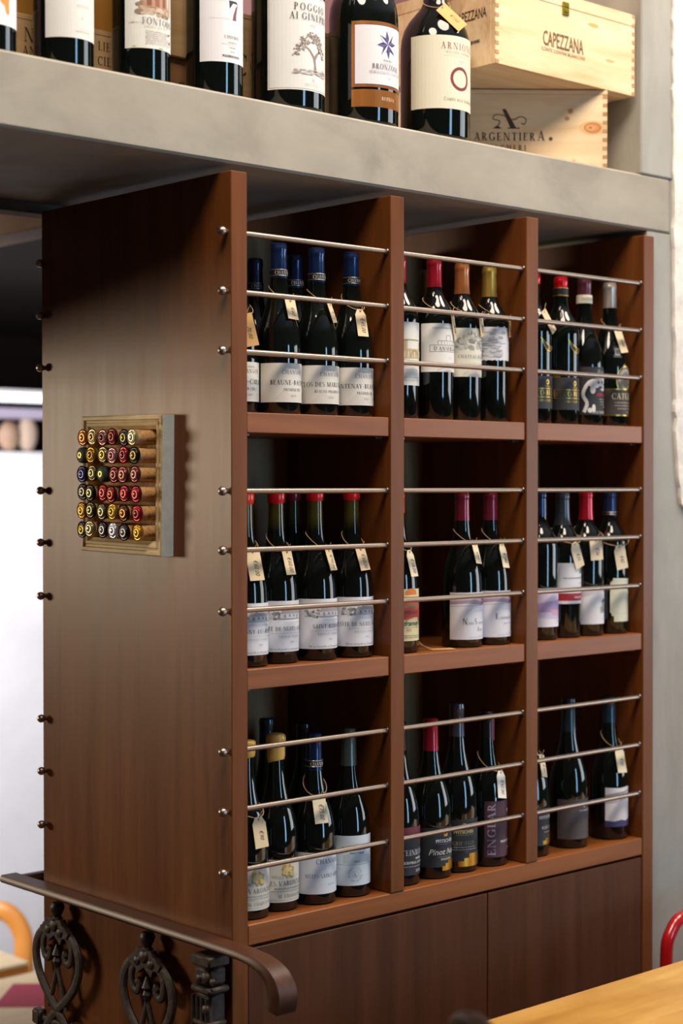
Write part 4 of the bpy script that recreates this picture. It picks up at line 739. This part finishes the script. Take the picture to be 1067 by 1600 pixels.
# ------------------------------------------------------------------ framed corks on the side panel
FY0, FY1, FZ0, FZ1, FT = 0.158, 0.400, 1.4835, 1.7235, 0.027
fr = thing('cork_display_frame', 'small gilt frame filled with champagne corks on the side of the bookcase', 'frame', (0, (FY0 + FY1) / 2, FZ0))
fr.rotation_euler = (math.radians(0.9), 0, 0)
def fl(bm): bm.transform(Matrix.Translation((0, -(FY0 + FY1) / 2, -FZ0))); return bm
def moulding(ya, za, yb, zb, wd, name, m):
    """mitred frame side from outer corner a to outer corner b; inward offset wd; stepped section"""
    d = Vector((0, yb - ya, zb - za)).normalized(); cy, cz = (FY0 + FY1) / 2, (FZ0 + FZ1) / 2
    inn = Vector((0, cy - (ya + yb) / 2, cz - (za + zb) / 2)); inn = (inn - d * inn.dot(d)).normalized()
    sec = [(0, -0.0006), (0, -FT + 0.002), (0.002, -FT), (0.007, -FT), (0.009, -FT + 0.003), (0.012, -FT + 0.0035), (0.014, -FT + 0.001), (0.018, -FT + 0.002), (0.021, -FT + 0.006), (wd, -FT + 0.009), (wd, -0.0006)]
    bm = bmesh.new(); ra, rb = [], []
    for k, x in sec:
        ra.append(bm.verts.new(Vector((x, ya, za)) + inn * k + d * k)); rb.append(bm.verts.new(Vector((x, yb, zb)) + inn * k - d * k))
    n = len(sec)
    for i in range(n): bm.faces.new((ra[i], ra[(i + 1) % n], rb[(i + 1) % n], rb[i]))
    bm.faces.new(ra); bm.faces.new(list(reversed(rb))); bmesh.ops.recalc_face_normals(bm, faces=bm.faces)
    mats = [m]
    if FRAME_SIDE:
        mats.append(FRAME_SIDE)
        for f in bm.faces:
            if f.calc_center_median().dot(inn) < Vector((0, ya, za)).dot(inn) + 0.0006: f.material_index = 1
    return finish(name, fl(bm), mats, fr)
for q in ((FY0, FZ0, FY0, FZ1), (FY1, FZ0, FY1, FZ1), (FY0, FZ0, FY1, FZ0), (FY0, FZ1, FY1, FZ1)): moulding(*q, 0.025, 'frame_side', FRAME_M)
finish('backing', fl(BOX(-0.006, -0.0007, FY0 + 0.02, FY1 - 0.02, FZ0 + 0.02, FZ1 - 0.02)), CORK, fr)
CAPS = [[('b9713f', 'c98a4e'), ('c9b98e', 'a58a5c'), ('b07f78', '5c3436'), ('6a2a2c', '7c3530'), ('2c2a3c', '7d7448'), ('cdbf92', 'd9cfa8')],
        [None, ('b58a2e', '8d6c22'), ('8d8072', 'b8a03e'), ('b3868a', '8d6064'), ('a02838', '6d3034'), ('1f2426', '8a7a40')],
        [('262a58', '4c4f80'), ('6f6a40', 'a09a68'), None, ('6f2f34', '8d5252'), ('834446', 'a56f64'), ('7a3a42', '9c6a6a')],
        [('1e1a19', '8d857c'), ('2b2820', 'a39c72'), ('93202c', 'a8494c'), ('7a2028', 'a64f40'), ('8a1c34', 'b04a4a'), ('8a1c34', 'b0504a')],
        [('b8842a', 'c99b40'), ('4a4630', '9a9468'), ('5d5a4a', 'a8a27c'), ('c09a3a', 'a8842e'), ('4a2a22', 'b07a3c'), ('a32034', '7c3c3a')],
        [('1d2244', 'b09436'), ('a39a78', 'b8b090'), ('26252a', '8d8a8c'), ('bdbccc', 'd3d2de'), ('29262c', '8f8c90'), ('c08e28', 'd2a644')]]
rnd = random.Random(2)
PY = 0.0325; CY0 = 0.1985; CZ0 = 1.6855; PZ = 0.0322
def cork_prof(L): return [(0.0120, 0), (0.0124, 0.002), (0.0122, L * 0.5), (0.0128, L * 0.82), (0.0136, L * 0.93), (0.0134, L)]
green_cloth = mat('green_foil', '36493f', 0.6)
for i in range(6):
    for j in range(6):
        y = CY0 + (5 - j) * PY + rnd.uniform(-0.0008, 0.0008); z = CZ0 - i * PZ + rnd.uniform(-0.0008, 0.0008)
        L = 0.047 + rnd.uniform(-0.004, 0.004)
        if j == 5: L = 0.051 - 0.0022 * i
        tilt = Matrix.Rotation(rnd.uniform(-0.03, 0.03), 4, 'Y') @ Matrix.Rotation(rnd.uniform(-0.03, 0.03), 4, 'X')
        M = Matrix.Translation((-0.0062, y - (FY0 + FY1) / 2, z - FZ0)) @ Matrix.Rotation(-PI / 2, 4, 'Y') @ tilt
        bm = bmesh.new(); lathe(bm, cork_prof(L), 20, 0, M); c = finish('cork', bm, CORK, fr, True)
        cp = CAPS[i][j]; bm = bmesh.new()
        if cp is None:
            lathe(bm, [(0.0139, L - 0.012), (0.0143, L - 0.004), (0.0137, L + 0.0002), (0.0115, L + 0.0024), (0.006, L + 0.0036), (0.0012, L + 0.004)], 20, 0, M); mats = [green_cloth, GOLD]
            lathe(bm, [(0.0052, L + 0.0037), (0.0050, L + 0.0041), (0.0036, L + 0.0042), (0.0034, L + 0.0040)], 14, 1, M, caps=False)
        else:
            lathe(bm, [(0.0140, L - 0.0035), (0.0148, L - 0.001), (0.0150, L + 0.0005), (0.0140, L + 0.0016), (0.0128, L + 0.0008), (0.0116, L + 0.0008), (0.0104, L + 0.0024), (0.0092, L + 0.0027)], 22, 0, M)
            lathe(bm, [(0.0093, L + 0.0028), (0.0078, L + 0.0034), (0.0066, L + 0.0030), (0.0052, L + 0.0032), (0.0038, L + 0.0044), (0.0008, L + 0.0048)], 20, 1, M)
            mats = [mat('cap_lacquer', cp[0], 0.28, 0.75), mat('cap_lacquer', cp[1], 0.3, 0.7)]
        finish('wire_cap', bm, mats, c, True)
        if j == 5 and i in (0, 2, 3, 4, 5):             # stamped letters on the sides of the end corks
            ml = []; tb = art_bmesh([('T', 'b', ['CLOS', '', 'OGER', 'VAL', 'DUB', 'MAI'][i], 7, 0, 12, '7a4a24', {'rot': 90})], ml, 0.002, 0.0003); bm = bmesh.new(); vm = {}
            for v in tb.verts:
                a = (v.co.x) / 0.0122 + math.radians(-95); q = 0.0127 + v.co.z
                vm[v] = bm.verts.new(M @ Vector((q * math.sin(a + PI / 2) * 0 + q * math.cos(a), q * math.sin(a), v.co.y + 0.006)))
            for f in tb.faces:
                try: bm.faces.new([vm[v] for v in f.verts])
                except ValueError: pass
            tb.free(); finish('stamp', bm, ml, c)

# ------------------------------------------------------------------ wooden wine crates on the ledge
def crate(label, loc, rotz, L, Dp, H, wood, art=None, lid=None, latch=None, joints=True, side_art=None, knots=None, group='wooden wine crates on the ledge'):
    t = thing('wine_crate', label, 'crate', loc, rotz, group); th = 0.011; zt = H - (lid or 0.009)
    finish('front_board', BOX(0.0003, L - 0.0003, 0, th, 0.0, zt - (0.0007 if lid else 0), bev=0.0007), wood, t)
    finish('back_board', BOX(0.0003, L - 0.0003, Dp - th, Dp, 0.0, zt - 0.0004, bev=0.0007), wood, t)
    for x0 in (0, L - th): finish('end_board', BOX(x0, x0 + th, th + 0.0002, Dp - th - 0.0002, 0.0, zt - 0.0004, bev=0.0007), wood, t)
    finish('base_board', BOX(th, L - th, th, Dp - th, 0.001, 0.009), wood, t)
    finish('lid', BOX(-0.0003, L + 0.0003, -0.0003, Dp + 0.0003, zt + 0.0003, H, bev=0.0008), wood, t)
    if joints:
        bm = bmesh.new(); n = max(5, int(H / 0.0085)); s = H / n
        for k in range(0, n, 2):
            for x0 in (0.0004, L - 0.0094): box(bm, x0, x0 + 0.009, -0.0006, 0.002, k * s + 0.0006, (k + 1) * s - 0.0006)
        f = finish('finger_joints', bm, PINE_END, t); f['kind'] = 'stuff'
    if knots:
        ml = []; bm = art_bmesh(knots, ml, None, 0.0002); bm.transform(Matrix.Rotation(PI / 2, 4, 'X')); finish('knot', bm, ml, t)
    if art:
        ml = []; bm = art_bmesh(art, ml, None, 0.0006); bm.transform(Matrix.Rotation(PI / 2, 4, 'X')); finish('branded_lettering', bm, ml, t)['kind'] = 'stuff'
    if side_art:
        ml = []; bm = art_bmesh(side_art, ml, None, 0.0004); bm.transform(Matrix.Translation((0, Dp, 0)) @ Matrix.Rotation(-PI / 2, 4, 'Z') @ Matrix.Rotation(PI / 2, 4, 'X')); finish('end_lettering', bm, ml, t)
    if latch:
        bm = bmesh.new(); x, z = latch; box(bm, x - 0.0095, x + 0.0095, -0.0032, -0.0001, z - 0.014, z + 0.012, bev=0.0012)
        box(bm, x - 0.0065, x + 0.0065, -0.0045, -0.003, z - 0.009, z - 0.0015, bev=0.0006); box(bm, x - 0.0065, x + 0.0065, -0.0042, -0.003, z + 0.0015, z + 0.009, bev=0.0006)
        finish('latch', bm, mat('olive_brass', '8a7c1c', 0.4, 0.6), t)
    return t
BURN = '4a3420'; BR2 = '6d5330'
kn = lambda s, z, a, b: [('E', s, z, a * 1.5, b * 1.25, 'd9ad78'), ('E', s, z, a, b, 'b9763f'), ('E', s - a * 0.1, z, a * 0.8, b * 0.75, 'c98a55'), ('E', s - a * 0.2, z, a * 0.5, b * 0.45, 'd29a66'), ('E', s - a * .25, z, a * 0.2, b * 0.2, 'a8672f')]
CA = 262
sw = [('P', [(CA - 15, 116), (CA - 8, 116), (CA + 14, 77), (CA + 2, 77)], BURN), ('P', [(CA - 4, 77), (CA + 20, 77), (CA + 20, 79), (CA - 4, 79)], BURN), ('P', [(CA - 34, 77), (CA - 16, 77), (CA - 25, 83)], BURN)]
sp_ = [(p.x, p.y) for p in smooth_pts([(CA - 25, 80, 0), (CA - 20, 92, 0), (CA - 33, 96, 0), (CA - 30, 104, 0), (CA - 14, 104, 0), (CA + 6, 95, 0), (CA + 22, 101, 0), (CA + 33, 96, 0), (CA + 30, 86, 0), (CA + 24, 88, 0)], 6)]
a_t = ('T', 's', 'ARGENTIERa', 17, CA, 53, BURN, {'track': 0.16})
crate('pale pine crate with a big swirled letter A, under the latched crate', (0.633, 0.318, LEDGE + 0.0005), math.radians(-40), 0.46, 0.12, 0.1555, PINE,
      art=sw + [('K', sp_, 1.6, BURN), ('T', 's', 'ARGENTIER', 16, CA - 9, 53, BURN, {'track': 0.16}), ('T', 's', 'A', 20, CA + 64, 53, BURN), ('T', 's', 'BOLGHERI', 11, CA - 8, 33, BURN, {'track': 0.3}), ('E', CA + 83, 57, 4, 4, '7a5634'), ('E', CA + 83, 57, 2, 2, '3e2c1c'), ('R', CA - 100, CA - 98, 40, 50, BURN)],
      knots=kn(430, 80, 18, 11) + kn(385, 113, 4, 4.5) + kn(378, 98, 4, 3.5) + [('E', 392, 8, 4, 9, 'd2a877')])
crate('pine crate with small brass latch lying on top of the swirled letter crate', (0.655, 0.024, LEDGE + 0.1572), 0, 0.42, 0.27, 0.1660, PINE, lid=0.024, latch=(0.202, 0.140),
      art=[('T', 'b', 'CAPEZZANA', 30, 196, 58, BR2, {'xs': 0.51, 'bold': 0.012}), ('T', 'b', 'CONTE CONTINI BONACOSSI', 7, 196, 47, BR2, {'xs': 1.0})],
      side_art=[('T', 'b', 'CAPEZZANA', 20, 205, 92, BURN, {'xs': 0.54, 'bold': 0.012}), ('L', 190, 230, 46, BURN, 6)], knots=[('E', 288, 122, 16, 4, 'd8a25c'), ('E', 340, 60, 14, 2.5, 'd9a866')])
crate('low weathered crate with a big letter N, left end of the ledge', (-0.365, 0.16, LEDGE + 0.0005), 0, 0.262, 0.26, 0.103, PINE_DULL, joints=False, art=[('T', 's', 'N', 22, 86, 60, BURN), ('T', 's', 'AN', 15, 86, 38, BURN), ('T', 's', 'LIE', 14, 228, 70, BURN), ('T', 's', 'CIE', 14, 228, 46, BURN)])
crate('low reddish brown crate with sideways lettering under the tall pale crate', (-0.093, 0.16, LEDGE + 0.0005), 0, 0.212, 0.26, 0.0825, grain('reddish_crate_wood', [(0.3, '7c563a'), (0.6, '98704c'), (0.8, 'a57d57')], (2.2, 30, 40), 7), joints=False, art=[('T', 'b', 'mare', 17, 118, 20, BURN, {'rot': 90, 'bold': .03})])
crate('tall pale pine crate without lettering, standing on the reddish low crate', (-0.085, 0.150, LEDGE + 0.0838), 0, 0.196, 0.24, 0.20, PINE_DULL, joints=False)
crate('pine crate with a large letter O between the 7 bottle and oak tree bottle', (0.128, 0.165, LEDGE + 0.0005), 0, 0.27, 0.25, 0.187, PINE_DULL, joints=False, art=[('T', 's', 'CO', 38, 46, 78, BURN, {'track': .1}), ('T', 's', 'O', 34, 60, 6, '94683c')])
t = thing('carton', 'ochre cardboard carton lying on the low crate at the left end', 'box', (-0.36, 0.168, LEDGE + 0.1040))
ochre = mat('ochre_card', '9c6a1c', 0.7)
finish('carton_body', BOX(0, 0.26, 0, 0.24, 0, 0.16, bev=0.002), ochre, t); finish('tape', BOX(0.1, 0.15, -0.0006, 0.24, 0.1601, 0.1607), mat('brown_tape', '8a6436', 0.4), t)

# ------------------------------------------------------------------ railing with cast iron balusters
rl = thing('stair_railing', 'dark wooden handrail on cast iron scroll balusters against the bookcase side', 'railing', (-0.03, 0.3, 0.0))
def sweep(path, prof, swell=0):
    bm = bmesh.new(); path = [Vector(p) for p in path]; rows = []; np_ = len(path)
    for i, p in enumerate(path):
        a = path[max(0, i - 1)]; b = path[min(len(path) - 1, i + 1)]; t = (b - a).normalized()
        side = Vector((1, 0, 0)) if abs(t.x) < 0.7 else Vector((0, 1, 0)); u = side.cross(t); u = u if u.z >= -1e-6 or abs(t.z) > 0.3 else -u
        if abs(t.x) < 0.7: u = t.cross(side) * -1; u = u if True else u
        g = min(1, max(0, (swell - (np_ - 1 - i)) / swell)) if swell else 0; g = g * g * (3 - 2 * g)
        rows.append([bm.verts.new(p + side * ((x + 0.02) * (1 + 0.2 * g) - 0.02) + u * z * (1 + 1.3 * g) - Vector((-0.03, 0.3, 0))) for x, z in prof])
    n = len(prof)
    for a, b in zip(rows, rows[1:]):
        for k in range(n): bm.faces.new((a[k], a[(k + 1) % n], b[(k + 1) % n], b[k]))
    bm.faces.new(rows[0]); bm.faces.new(list(reversed(rows[-1]))); bmesh.ops.recalc_face_normals(bm, faces=bm.faces); return bm
hp = [(0.0 + (x - 0.025) * 0.72 + 0.0262, z * 0.72 - 0.003) for x, z in [(-0.027, -0.004), (-0.022, -0.011), (0.022, -0.011), (0.025, -0.004), (0.025, 0.004), (0.019, 0.0095), (0.008, 0.0115), (-0.012, 0.0115), (-0.022, 0.009), (-0.0275, 0.003)]]
HZ = 0.849
path = [(-0.0285, 0.660, HZ), (-0.0285, 0.4, HZ), (-0.0285, 0.1, HZ)] + [tuple(p) for p in smooth_pts([(-0.0285, -0.025, HZ), (-0.0285, -0.067, HZ - 0.001), (-0.0285, -0.103, HZ - 0.007), (-0.0285, -0.128, HZ - 0.022), (-0.0285, -0.137, HZ - 0.043), (-0.0285, -0.130, HZ - 0.064)], 5)]
finish('handrail', sweep(path, hp, 20), WOOD_RAIL, rl, True)
finish('handrail', sweep([(-0.0028, 0.648, HZ - 0.0005), (0.35, 0.648, HZ - 0.0005), (0.9, 0.648, HZ - 0.0005)], hp), WOOD_RAIL, rl, True)
def baluster(yc):
    zt = HZ - 0.0122; X0 = -0.022; bm = bmesh.new(); fx = (Vector((1, 0, 0)), 0.62)
    V = lambda u, z: Vector((X0 + 0.03, yc + u - 0.3, zt + z))
    lathe(bm, [(0.007, -0.034), (0.011, -0.030), (0.007, -0.026), (0.011, -0.018), (0.014, -0.010), (0.012, -0.004), (0.009, -0.0005)], 12, 0, Matrix.Translation(V(0, 0)))
    # crown of leaves
    crown = [(-0.040, -0.060), (-0.047, -0.050), (-0.040, -0.047), (-0.034, -0.040), (-0.026, -0.038), (-0.020, -0.029), (-0.010, -0.030), (0, -0.024), (0.010, -0.030), (0.020, -0.029), (0.026, -0.038), (0.034, -0.040), (0.040, -0.047), (0.047, -0.050), (0.040, -0.060), (0.026, -0.062), (0.020, -0.074), (0.012, -0.068), (0, -0.060), (-0.012, -0.068), (-0.020, -0.074), (-0.026, -0.062)]
    a = [bm.verts.new(V(u, z) + Vector((-0.008, 0, 0))) for u, z in crown]; b = [bm.verts.new(V(u * 1.04, z * 1.0) + Vector((0.004, 0, 0))) for u, z in crown]
    bm.faces.new(a); bm.faces.new(list(reversed(b))); n = len(crown)
    for i in range(n): bm.faces.new((a[i], b[i], b[(i + 1) % n], a[(i + 1) % n]))
    for u, z, r in ((0, -0.042, 0.012), (-0.02, -0.052, 0.009), (0.02, -0.052, 0.009)):
        lathe(bm, [(r, 0), (r * 0.8, r * 0.35), (r * 0.3, r * 0.55)], 10, 0, Matrix.Translation(V(u, z) + Vector((-0.0075, 0, 0))) @ Matrix.Rotation(-PI / 2, 4, 'Y'))
    for s in (-1, 1):
        out = [(0.012, -0.056), (0.040, -0.056), (0.064, -0.076), (0.072, -0.108), (0.060, -0.142), (0.036, -0.170), (0.010, -0.192), (-0.020, -0.218), (-0.044, -0.250), (-0.052, -0.290), (-0.034, -0.330), (-0.006, -0.358)]
        tube(bm, [V(u * s, z) for u, z, _ in smooth_pts([(a, b, 0) for a, b in out], 4)], 0.0098, 8, flat=fx)
        curl = [(0.020, -0.058), (0.038, -0.064), (0.047, -0.082), (0.043, -0.104), (0.030, -0.108), (0.024, -0.096), (0.030, -0.088)]
        tube(bm, [V(u * s, z) for u, z, _ in smooth_pts([(a, b, 0) for a, b in curl], 4)], [0.0075] * 22 + [0.0085] * 3 if len(smooth_pts([(a, b, 0) for a, b in curl], 4)) == 25 else 0.0078, 8, flat=fx)
        leg = [(0.0, -0.118), (0.008, -0.140), (0.016, -0.165), (0.030, -0.196)]
        tube(bm, [V(u * s, z) for u, z in leg], 0.0058, 7, flat=fx)
        box(bm, 0, 0.0001, 0, 0.0001, 0, 0.0001)
    lathe(bm, [(0.003, -0.124), (0.006, -0.118), (0.009, -0.108), (0.006, -0.101), (0.010, -0.096), (0.007, -0.088), (0.003, -0.078)], 12, 0, Matrix.Translation(V(0, 0)))
    for s in (-1, 1): box(bm, V(0, 0).x - 0.010, V(0, 0).x + 0.010, V(s * 0.062, 0).y - 0.013, V(s * 0.062, 0).y + 0.013, zt - 0.238, zt - 0.210, bev=0.004)
    tube(bm, [V(-0.055, -0.224), V(0.055, -0.224)], 0.007, 8, flat=fx)
    lathe(bm, [(0.004, -0.262), (0.010, -0.252), (0.011, -0.240), (0.005, -0.230)], 12, 0, Matrix.Translation(V(0, 0)))
    tube(bm, [V(0, -0.35), V(0, -0.62), V(0, -zt + 0.001)], 0.010, 8)
    o = finish('baluster', bm, IRON, rl, True); return o
baluster(0.488); baluster(0.206)
bm = bmesh.new(); y0, y1, xa, xb = 0.000, 0.050, -0.048, -0.004; yo = -0.3; xo = 0.03
box(bm, xa + xo, xb + xo, y0 + yo, y1 + yo, HZ - 0.030, HZ - 0.0122, bev=0.003); box(bm, xa + 0.003 + xo, xb - 0.003 + xo, y0 + 0.003 + yo, y1 - 0.003 + yo, HZ - 0.062, HZ - 0.0305, bev=0.006)
box(bm, xa - 0.001 + xo, xb + xo, y0 - 0.001 + yo, y1 + 0.001 + yo, HZ - 0.074, HZ - 0.0625, bev=0.004); box(bm, xa + 0.007 + xo, xb - 0.004 + xo, y0 + 0.006 + yo, y1 - 0.006 + yo, 0.0005, HZ - 0.0745, bev=0.004)
for k in range(4):
    yy_ = y0 + 0.014 + k * 0.0128; tube(bm, [(xa + 0.008 + xo, yy_ + yo, HZ - 0.082), (xa + 0.008 + xo, yy_ + yo, HZ - 0.40)], 0.0042, 8)
box(bm, xa + 0.001 + xo, xb - 0.004 + xo, y0 + 0.002 + yo, y1 - 0.002 + yo, HZ - 0.128, HZ - 0.119, bev=0.003)
for u, z, r in ((0.012, HZ - 0.046, 0.010), (-0.006, HZ - 0.05, 0.007), (0.030, HZ - 0.05, 0.007), (0.012, HZ - 0.098, 0.009)): lathe(bm, [(r, 0), (r * 0.8, r * 0.4), (r * 0.25, r * 0.6)], 12, 0, Matrix.Translation((xa + 0.0035 + xo, u + yo, z)) @ Matrix.Rotation(-PI / 2, 4, 'Y'))
finish('newel_post', bm, IRON, rl, True)

# ------------------------------------------------------------------ foreground: table and chairs
tb_ = thing('pine_table', 'honey coloured pine plank table in the lower right corner', 'table', (1.1, -0.75, 0.0))
def TX(x0, x1, y0, y1, z0, z1, **k): return BOX(x0 - 1.1, x1 - 1.1, y0 + 0.75, y1 + 0.75, z0, z1, **k)
ys = [-0.328, -0.505, -0.69, -0.87, -1.05, -1.22]
for a, b in zip(ys, ys[1:]): finish('plank', TX(0.235, 2.05, b + 0.0006, a, 0.715, 0.75, bev=0.0025), TABLE, tb_)
for x0 in (0.30, 1.90):
    for y0_ in (-0.42, -1.16): finish('leg', TX(x0, x0 + 0.07, y0_, y0_ + 0.07, 0.0005, 0.7145, bev=0.003), TABLE, tb_)
finish('apron', TX(0.33, 1.94, -0.375, -0.355, 0.62, 0.7145), TABLE, tb_); finish('apron', TX(0.33, 1.94, -1.16, -1.14, 0.62, 0.7145), TABLE, tb_)
REDM = mat('glossy_red_paint', 'b3141c', 0.2, 0, 0.6)
rc = thing('red_chair', 'glossy red tubular metal chair behind the table, right edge', 'chair', (1.168, -0.15, 0.0))
L_ = lambda *p: [Vector(q) for q in p]
bm = bmesh.new(); tube(bm, smooth_pts([(-0.19, 0.0, 0.001), (-0.195, 0.005, 0.45), (-0.195, 0.012, 0.66), (-0.178, 0.013, 0.725), (-0.115, 0.013, 0.752), (0.115, 0.013, 0.752), (0.178, 0.013, 0.725), (0.195, 0.012, 0.66), (0.195, 0.005, 0.45), (0.19, 0, 0.001)], 8), 0.0125, 14); finish('back_frame', bm, REDM, rc, True)
finish('seat', BOX(-0.19, 0.19, -0.38, -0.012, 0.435, 0.455, bev=0.008), REDM, rc)
for s in (-1, 1):
    bm = bmesh.new(); tube(bm, [(s * 0.17, -0.35, 0.434), (s * 0.185, -0.37, 0.001)], 0.0125, 10); finish('leg', bm, REDM, rc, True)
DKW = mat('dark_bentwood', '24150f', 0.3, 0, 0.3)
dc = thing('bentwood_chair', 'dark bentwood chair whose rounded back just enters the bottom edge', 'chair', (-0.352, -0.887, 0.0), math.radians(-27))
bm = bmesh.new(); tube(bm, smooth_pts([(0, -0.19, 0.455), (0, -0.185, 0.65), (0, -0.155, 0.86), (0, -0.09, 0.968), (0, 0, 0.997), (0, 0.09, 0.968), (0, 0.155, 0.86), (0, 0.185, 0.65), (0, 0.19, 0.455)], 8), 0.0135, 12); finish('back_hoop', bm, DKW, dc, True)
bm = bmesh.new(); tube(bm, smooth_pts([(0, -0.10, 0.455), (0, -0.09, 0.7), (0, 0, 0.86), (0, 0.09, 0.7), (0, 0.10, 0.455)], 8), 0.010, 10); finish('inner_hoop', bm, DKW, dc, True)
bm = bmesh.new(); lathe(bm, [(0.19, 0.425), (0.215, 0.432), (0.215, 0.448), (0.19, 0.4545), (0.05, 0.4535)], 32, 0, Matrix.Translation((0.19, 0, 0))); finish('seat', bm, DKW, dc, True)
for px, py in ((0.03, -0.15), (0.03, 0.15), (0.34, -0.13), (0.34, 0.13)):
    bm = bmesh.new(); tube(bm, [(px, py, 0.426), (px + (0.05 if px > 0.1 else -0.05), py * 1.25, 0.001)], 0.014, 10); finish('leg', bm, DKW, dc, True)

# ------------------------------------------------------------------ lower dining room at the left edge
CREAM = grain('pale_beech_top', [(0.3, 'd6b98c'), (0.7, 'e6cfa6')], (3, 22, 22), 6, (0.45, 0.55), 0.03, dist=0.001)
ORANGE = grain('orange_beech', [(0.3, 'b4702c'), (0.7, 'c9853c')], (18, 18, 3), 6, (0.35, 0.45), 0.03, dist=0.001)
FL = -0.5
def dining_table(label, x0, x1, y0, y1, zt):
    t = thing('dining_table', label, 'table', ((x0 + x1) / 2, (y0 + y1) / 2, FL), 0, 'dining tables in the lower room')
    cx, cy = (x0 + x1) / 2, (y0 + y1) / 2; h = zt - FL
    finish('tabletop', BOX(x0 - cx, x1 - cx, y0 - cy, y1 - cy, h - 0.012, h, bev=0.002), CREAM, t)
    finish('edge_frame', BOX(x0 - cx + 0.002, x1 - cx - 0.002, y0 - cy + 0.002, y1 - cy - 0.002, h - 0.050, h - 0.0125, bev=0.002), ORANGE, t)
    for sx in (x0 - cx + 0.03, x1 - cx - 0.09):
        for sy in (y0 - cy + 0.03, y1 - cy - 0.09): finish('leg', BOX(sx, sx + 0.06, sy, sy + 0.06, 0.0005, h - 0.0505, bev=0.003), ORANGE, t)
dining_table('pale dining table with a raspberry napkin, lower left edge', 0.02, 0.95, 1.10, 1.876, 0.26)
dining_table('pale dining table with orange edge behind the napkin table', 0.20, 0.836, 1.972, 2.45, 0.26)
bm = bmesh.new()
pts = [(0.54, 1.665), (0.685, 1.808), (0.82, 1.69), (0.675, 1.547)]
a = [bm.verts.new((x, y, 0.2622)) for x, y in pts]; b = [bm.verts.new((x, y, 0.2603)) for x, y in pts]; bm.faces.new(a); bm.faces.new(list(reversed(b)))
for i in range(4): bm.faces.new((a[i], b[i], b[(i + 1) % 4], a[(i + 1) % 4]))
bmesh.ops.recalc_face_normals(bm, faces=bm.faces)
tag(finish('paper_napkin', bm, mat('raspberry_paper', 'a83a52', 0.8)), 'raspberry pink paper napkin lying on the pale dining table', 'napkin')
oc = thing('dining_chair', 'orange beech chair with a rounded back behind the pale tables', 'chair', (0.935, 2.520, FL), math.radians(-42))
bm = bmesh.new(); arch = smooth_pts([(-0.19, 0, 0.40), (-0.19, 0.005, 0.62), (-0.185, 0.01, 0.71), (-0.145, 0.012, 0.772), (-0.08, 0.012, 0.785), (0.08, 0.012, 0.785), (0.145, 0.012, 0.772), (0.185, 0.01, 0.71), (0.19, 0.005, 0.62), (0.19, 0, 0.40)], 8)
tube(bm, arch, 0.03, 12, flat=(Vector((0, 1, 0)), 0.45)); finish('back_hoop', bm, ORANGE, oc, True)
finish('seat', BOX(-0.2, 0.2, 0.02, 0.42, 0.43, 0.455, bev=0.008), ORANGE, oc)
for px, py in ((-0.18, 0.03), (0.15, 0.03), (-0.18, 0.37), (0.15, 0.37)): finish('leg', BOX(px, px + 0.035, py, py + 0.035, 0.0005, 0.4295, bev=0.004), ORANGE, oc)
# things on top of the low white wall, and the tube lamp above
TUBE_E = bpy.data.materials.new('lit_tube'); TUBE_E.use_nodes = True
_b = TUBE_E.node_tree.nodes['Principled BSDF']; _b.inputs['Emission Color'].default_value = (0.95, 0.97, 1, 1); _b.inputs['Emission Strength'].default_value = 1.3
tl = thing('tube_lamp', 'long lit white tube lamp above the low white wall', 'lamp', (2.0, 3.42, 1.935))
bm = bmesh.new(); tube(bm, [(-1.6, 0, 0), (1.6, 0, 0)], 0.016, 12); finish('tube', bm, TUBE_E, tl, True)
bm = bmesh.new(); box(bm, -1.6, 1.6, -0.02, 0.02, 0.0168, 0.03); 
for x in (-1.2, 0, 1.2): tube(bm, [(x, 0, 0.03), (x, 0, 2.32 - 1.936)], 0.005, 6)
finish('fitting', bm, mat('white_metal', 'd9d6d6', 0.4), tl)
def stone(label, loc, rx, rz, c):
    bm = bmesh.new(); bmesh.ops.create_icosphere(bm, subdivisions=3, radius=1); r_ = random.Random(int(rx * 1000 + loc[0] * 100))
    for v in bm.verts: v.co = Vector((v.co.x * rx, v.co.y * rx * 0.8, (v.co.z * 0.95 + 0.95) * rz)) * (1 + r_.uniform(-0.03, 0.03))
    o = finish('stone', bm, grain('pale_stone', [(0.3, c), (0.7, 'b39a86')], (12, 12, 12), 5, (0.8, 0.9), 0.3), None, True); o.location = loc
    tag(o, label, 'stone')
stone('brownish blurred stone at the left end of the low white wall top', (1.80, 3.668, 1.7355), 0.045, 0.065, '94745c')
stone('larger tan blurred stone near the bookcase edge on the low white wall', (1.885, 3.668, 1.7355), 0.042, 0.075, 'b09a88')
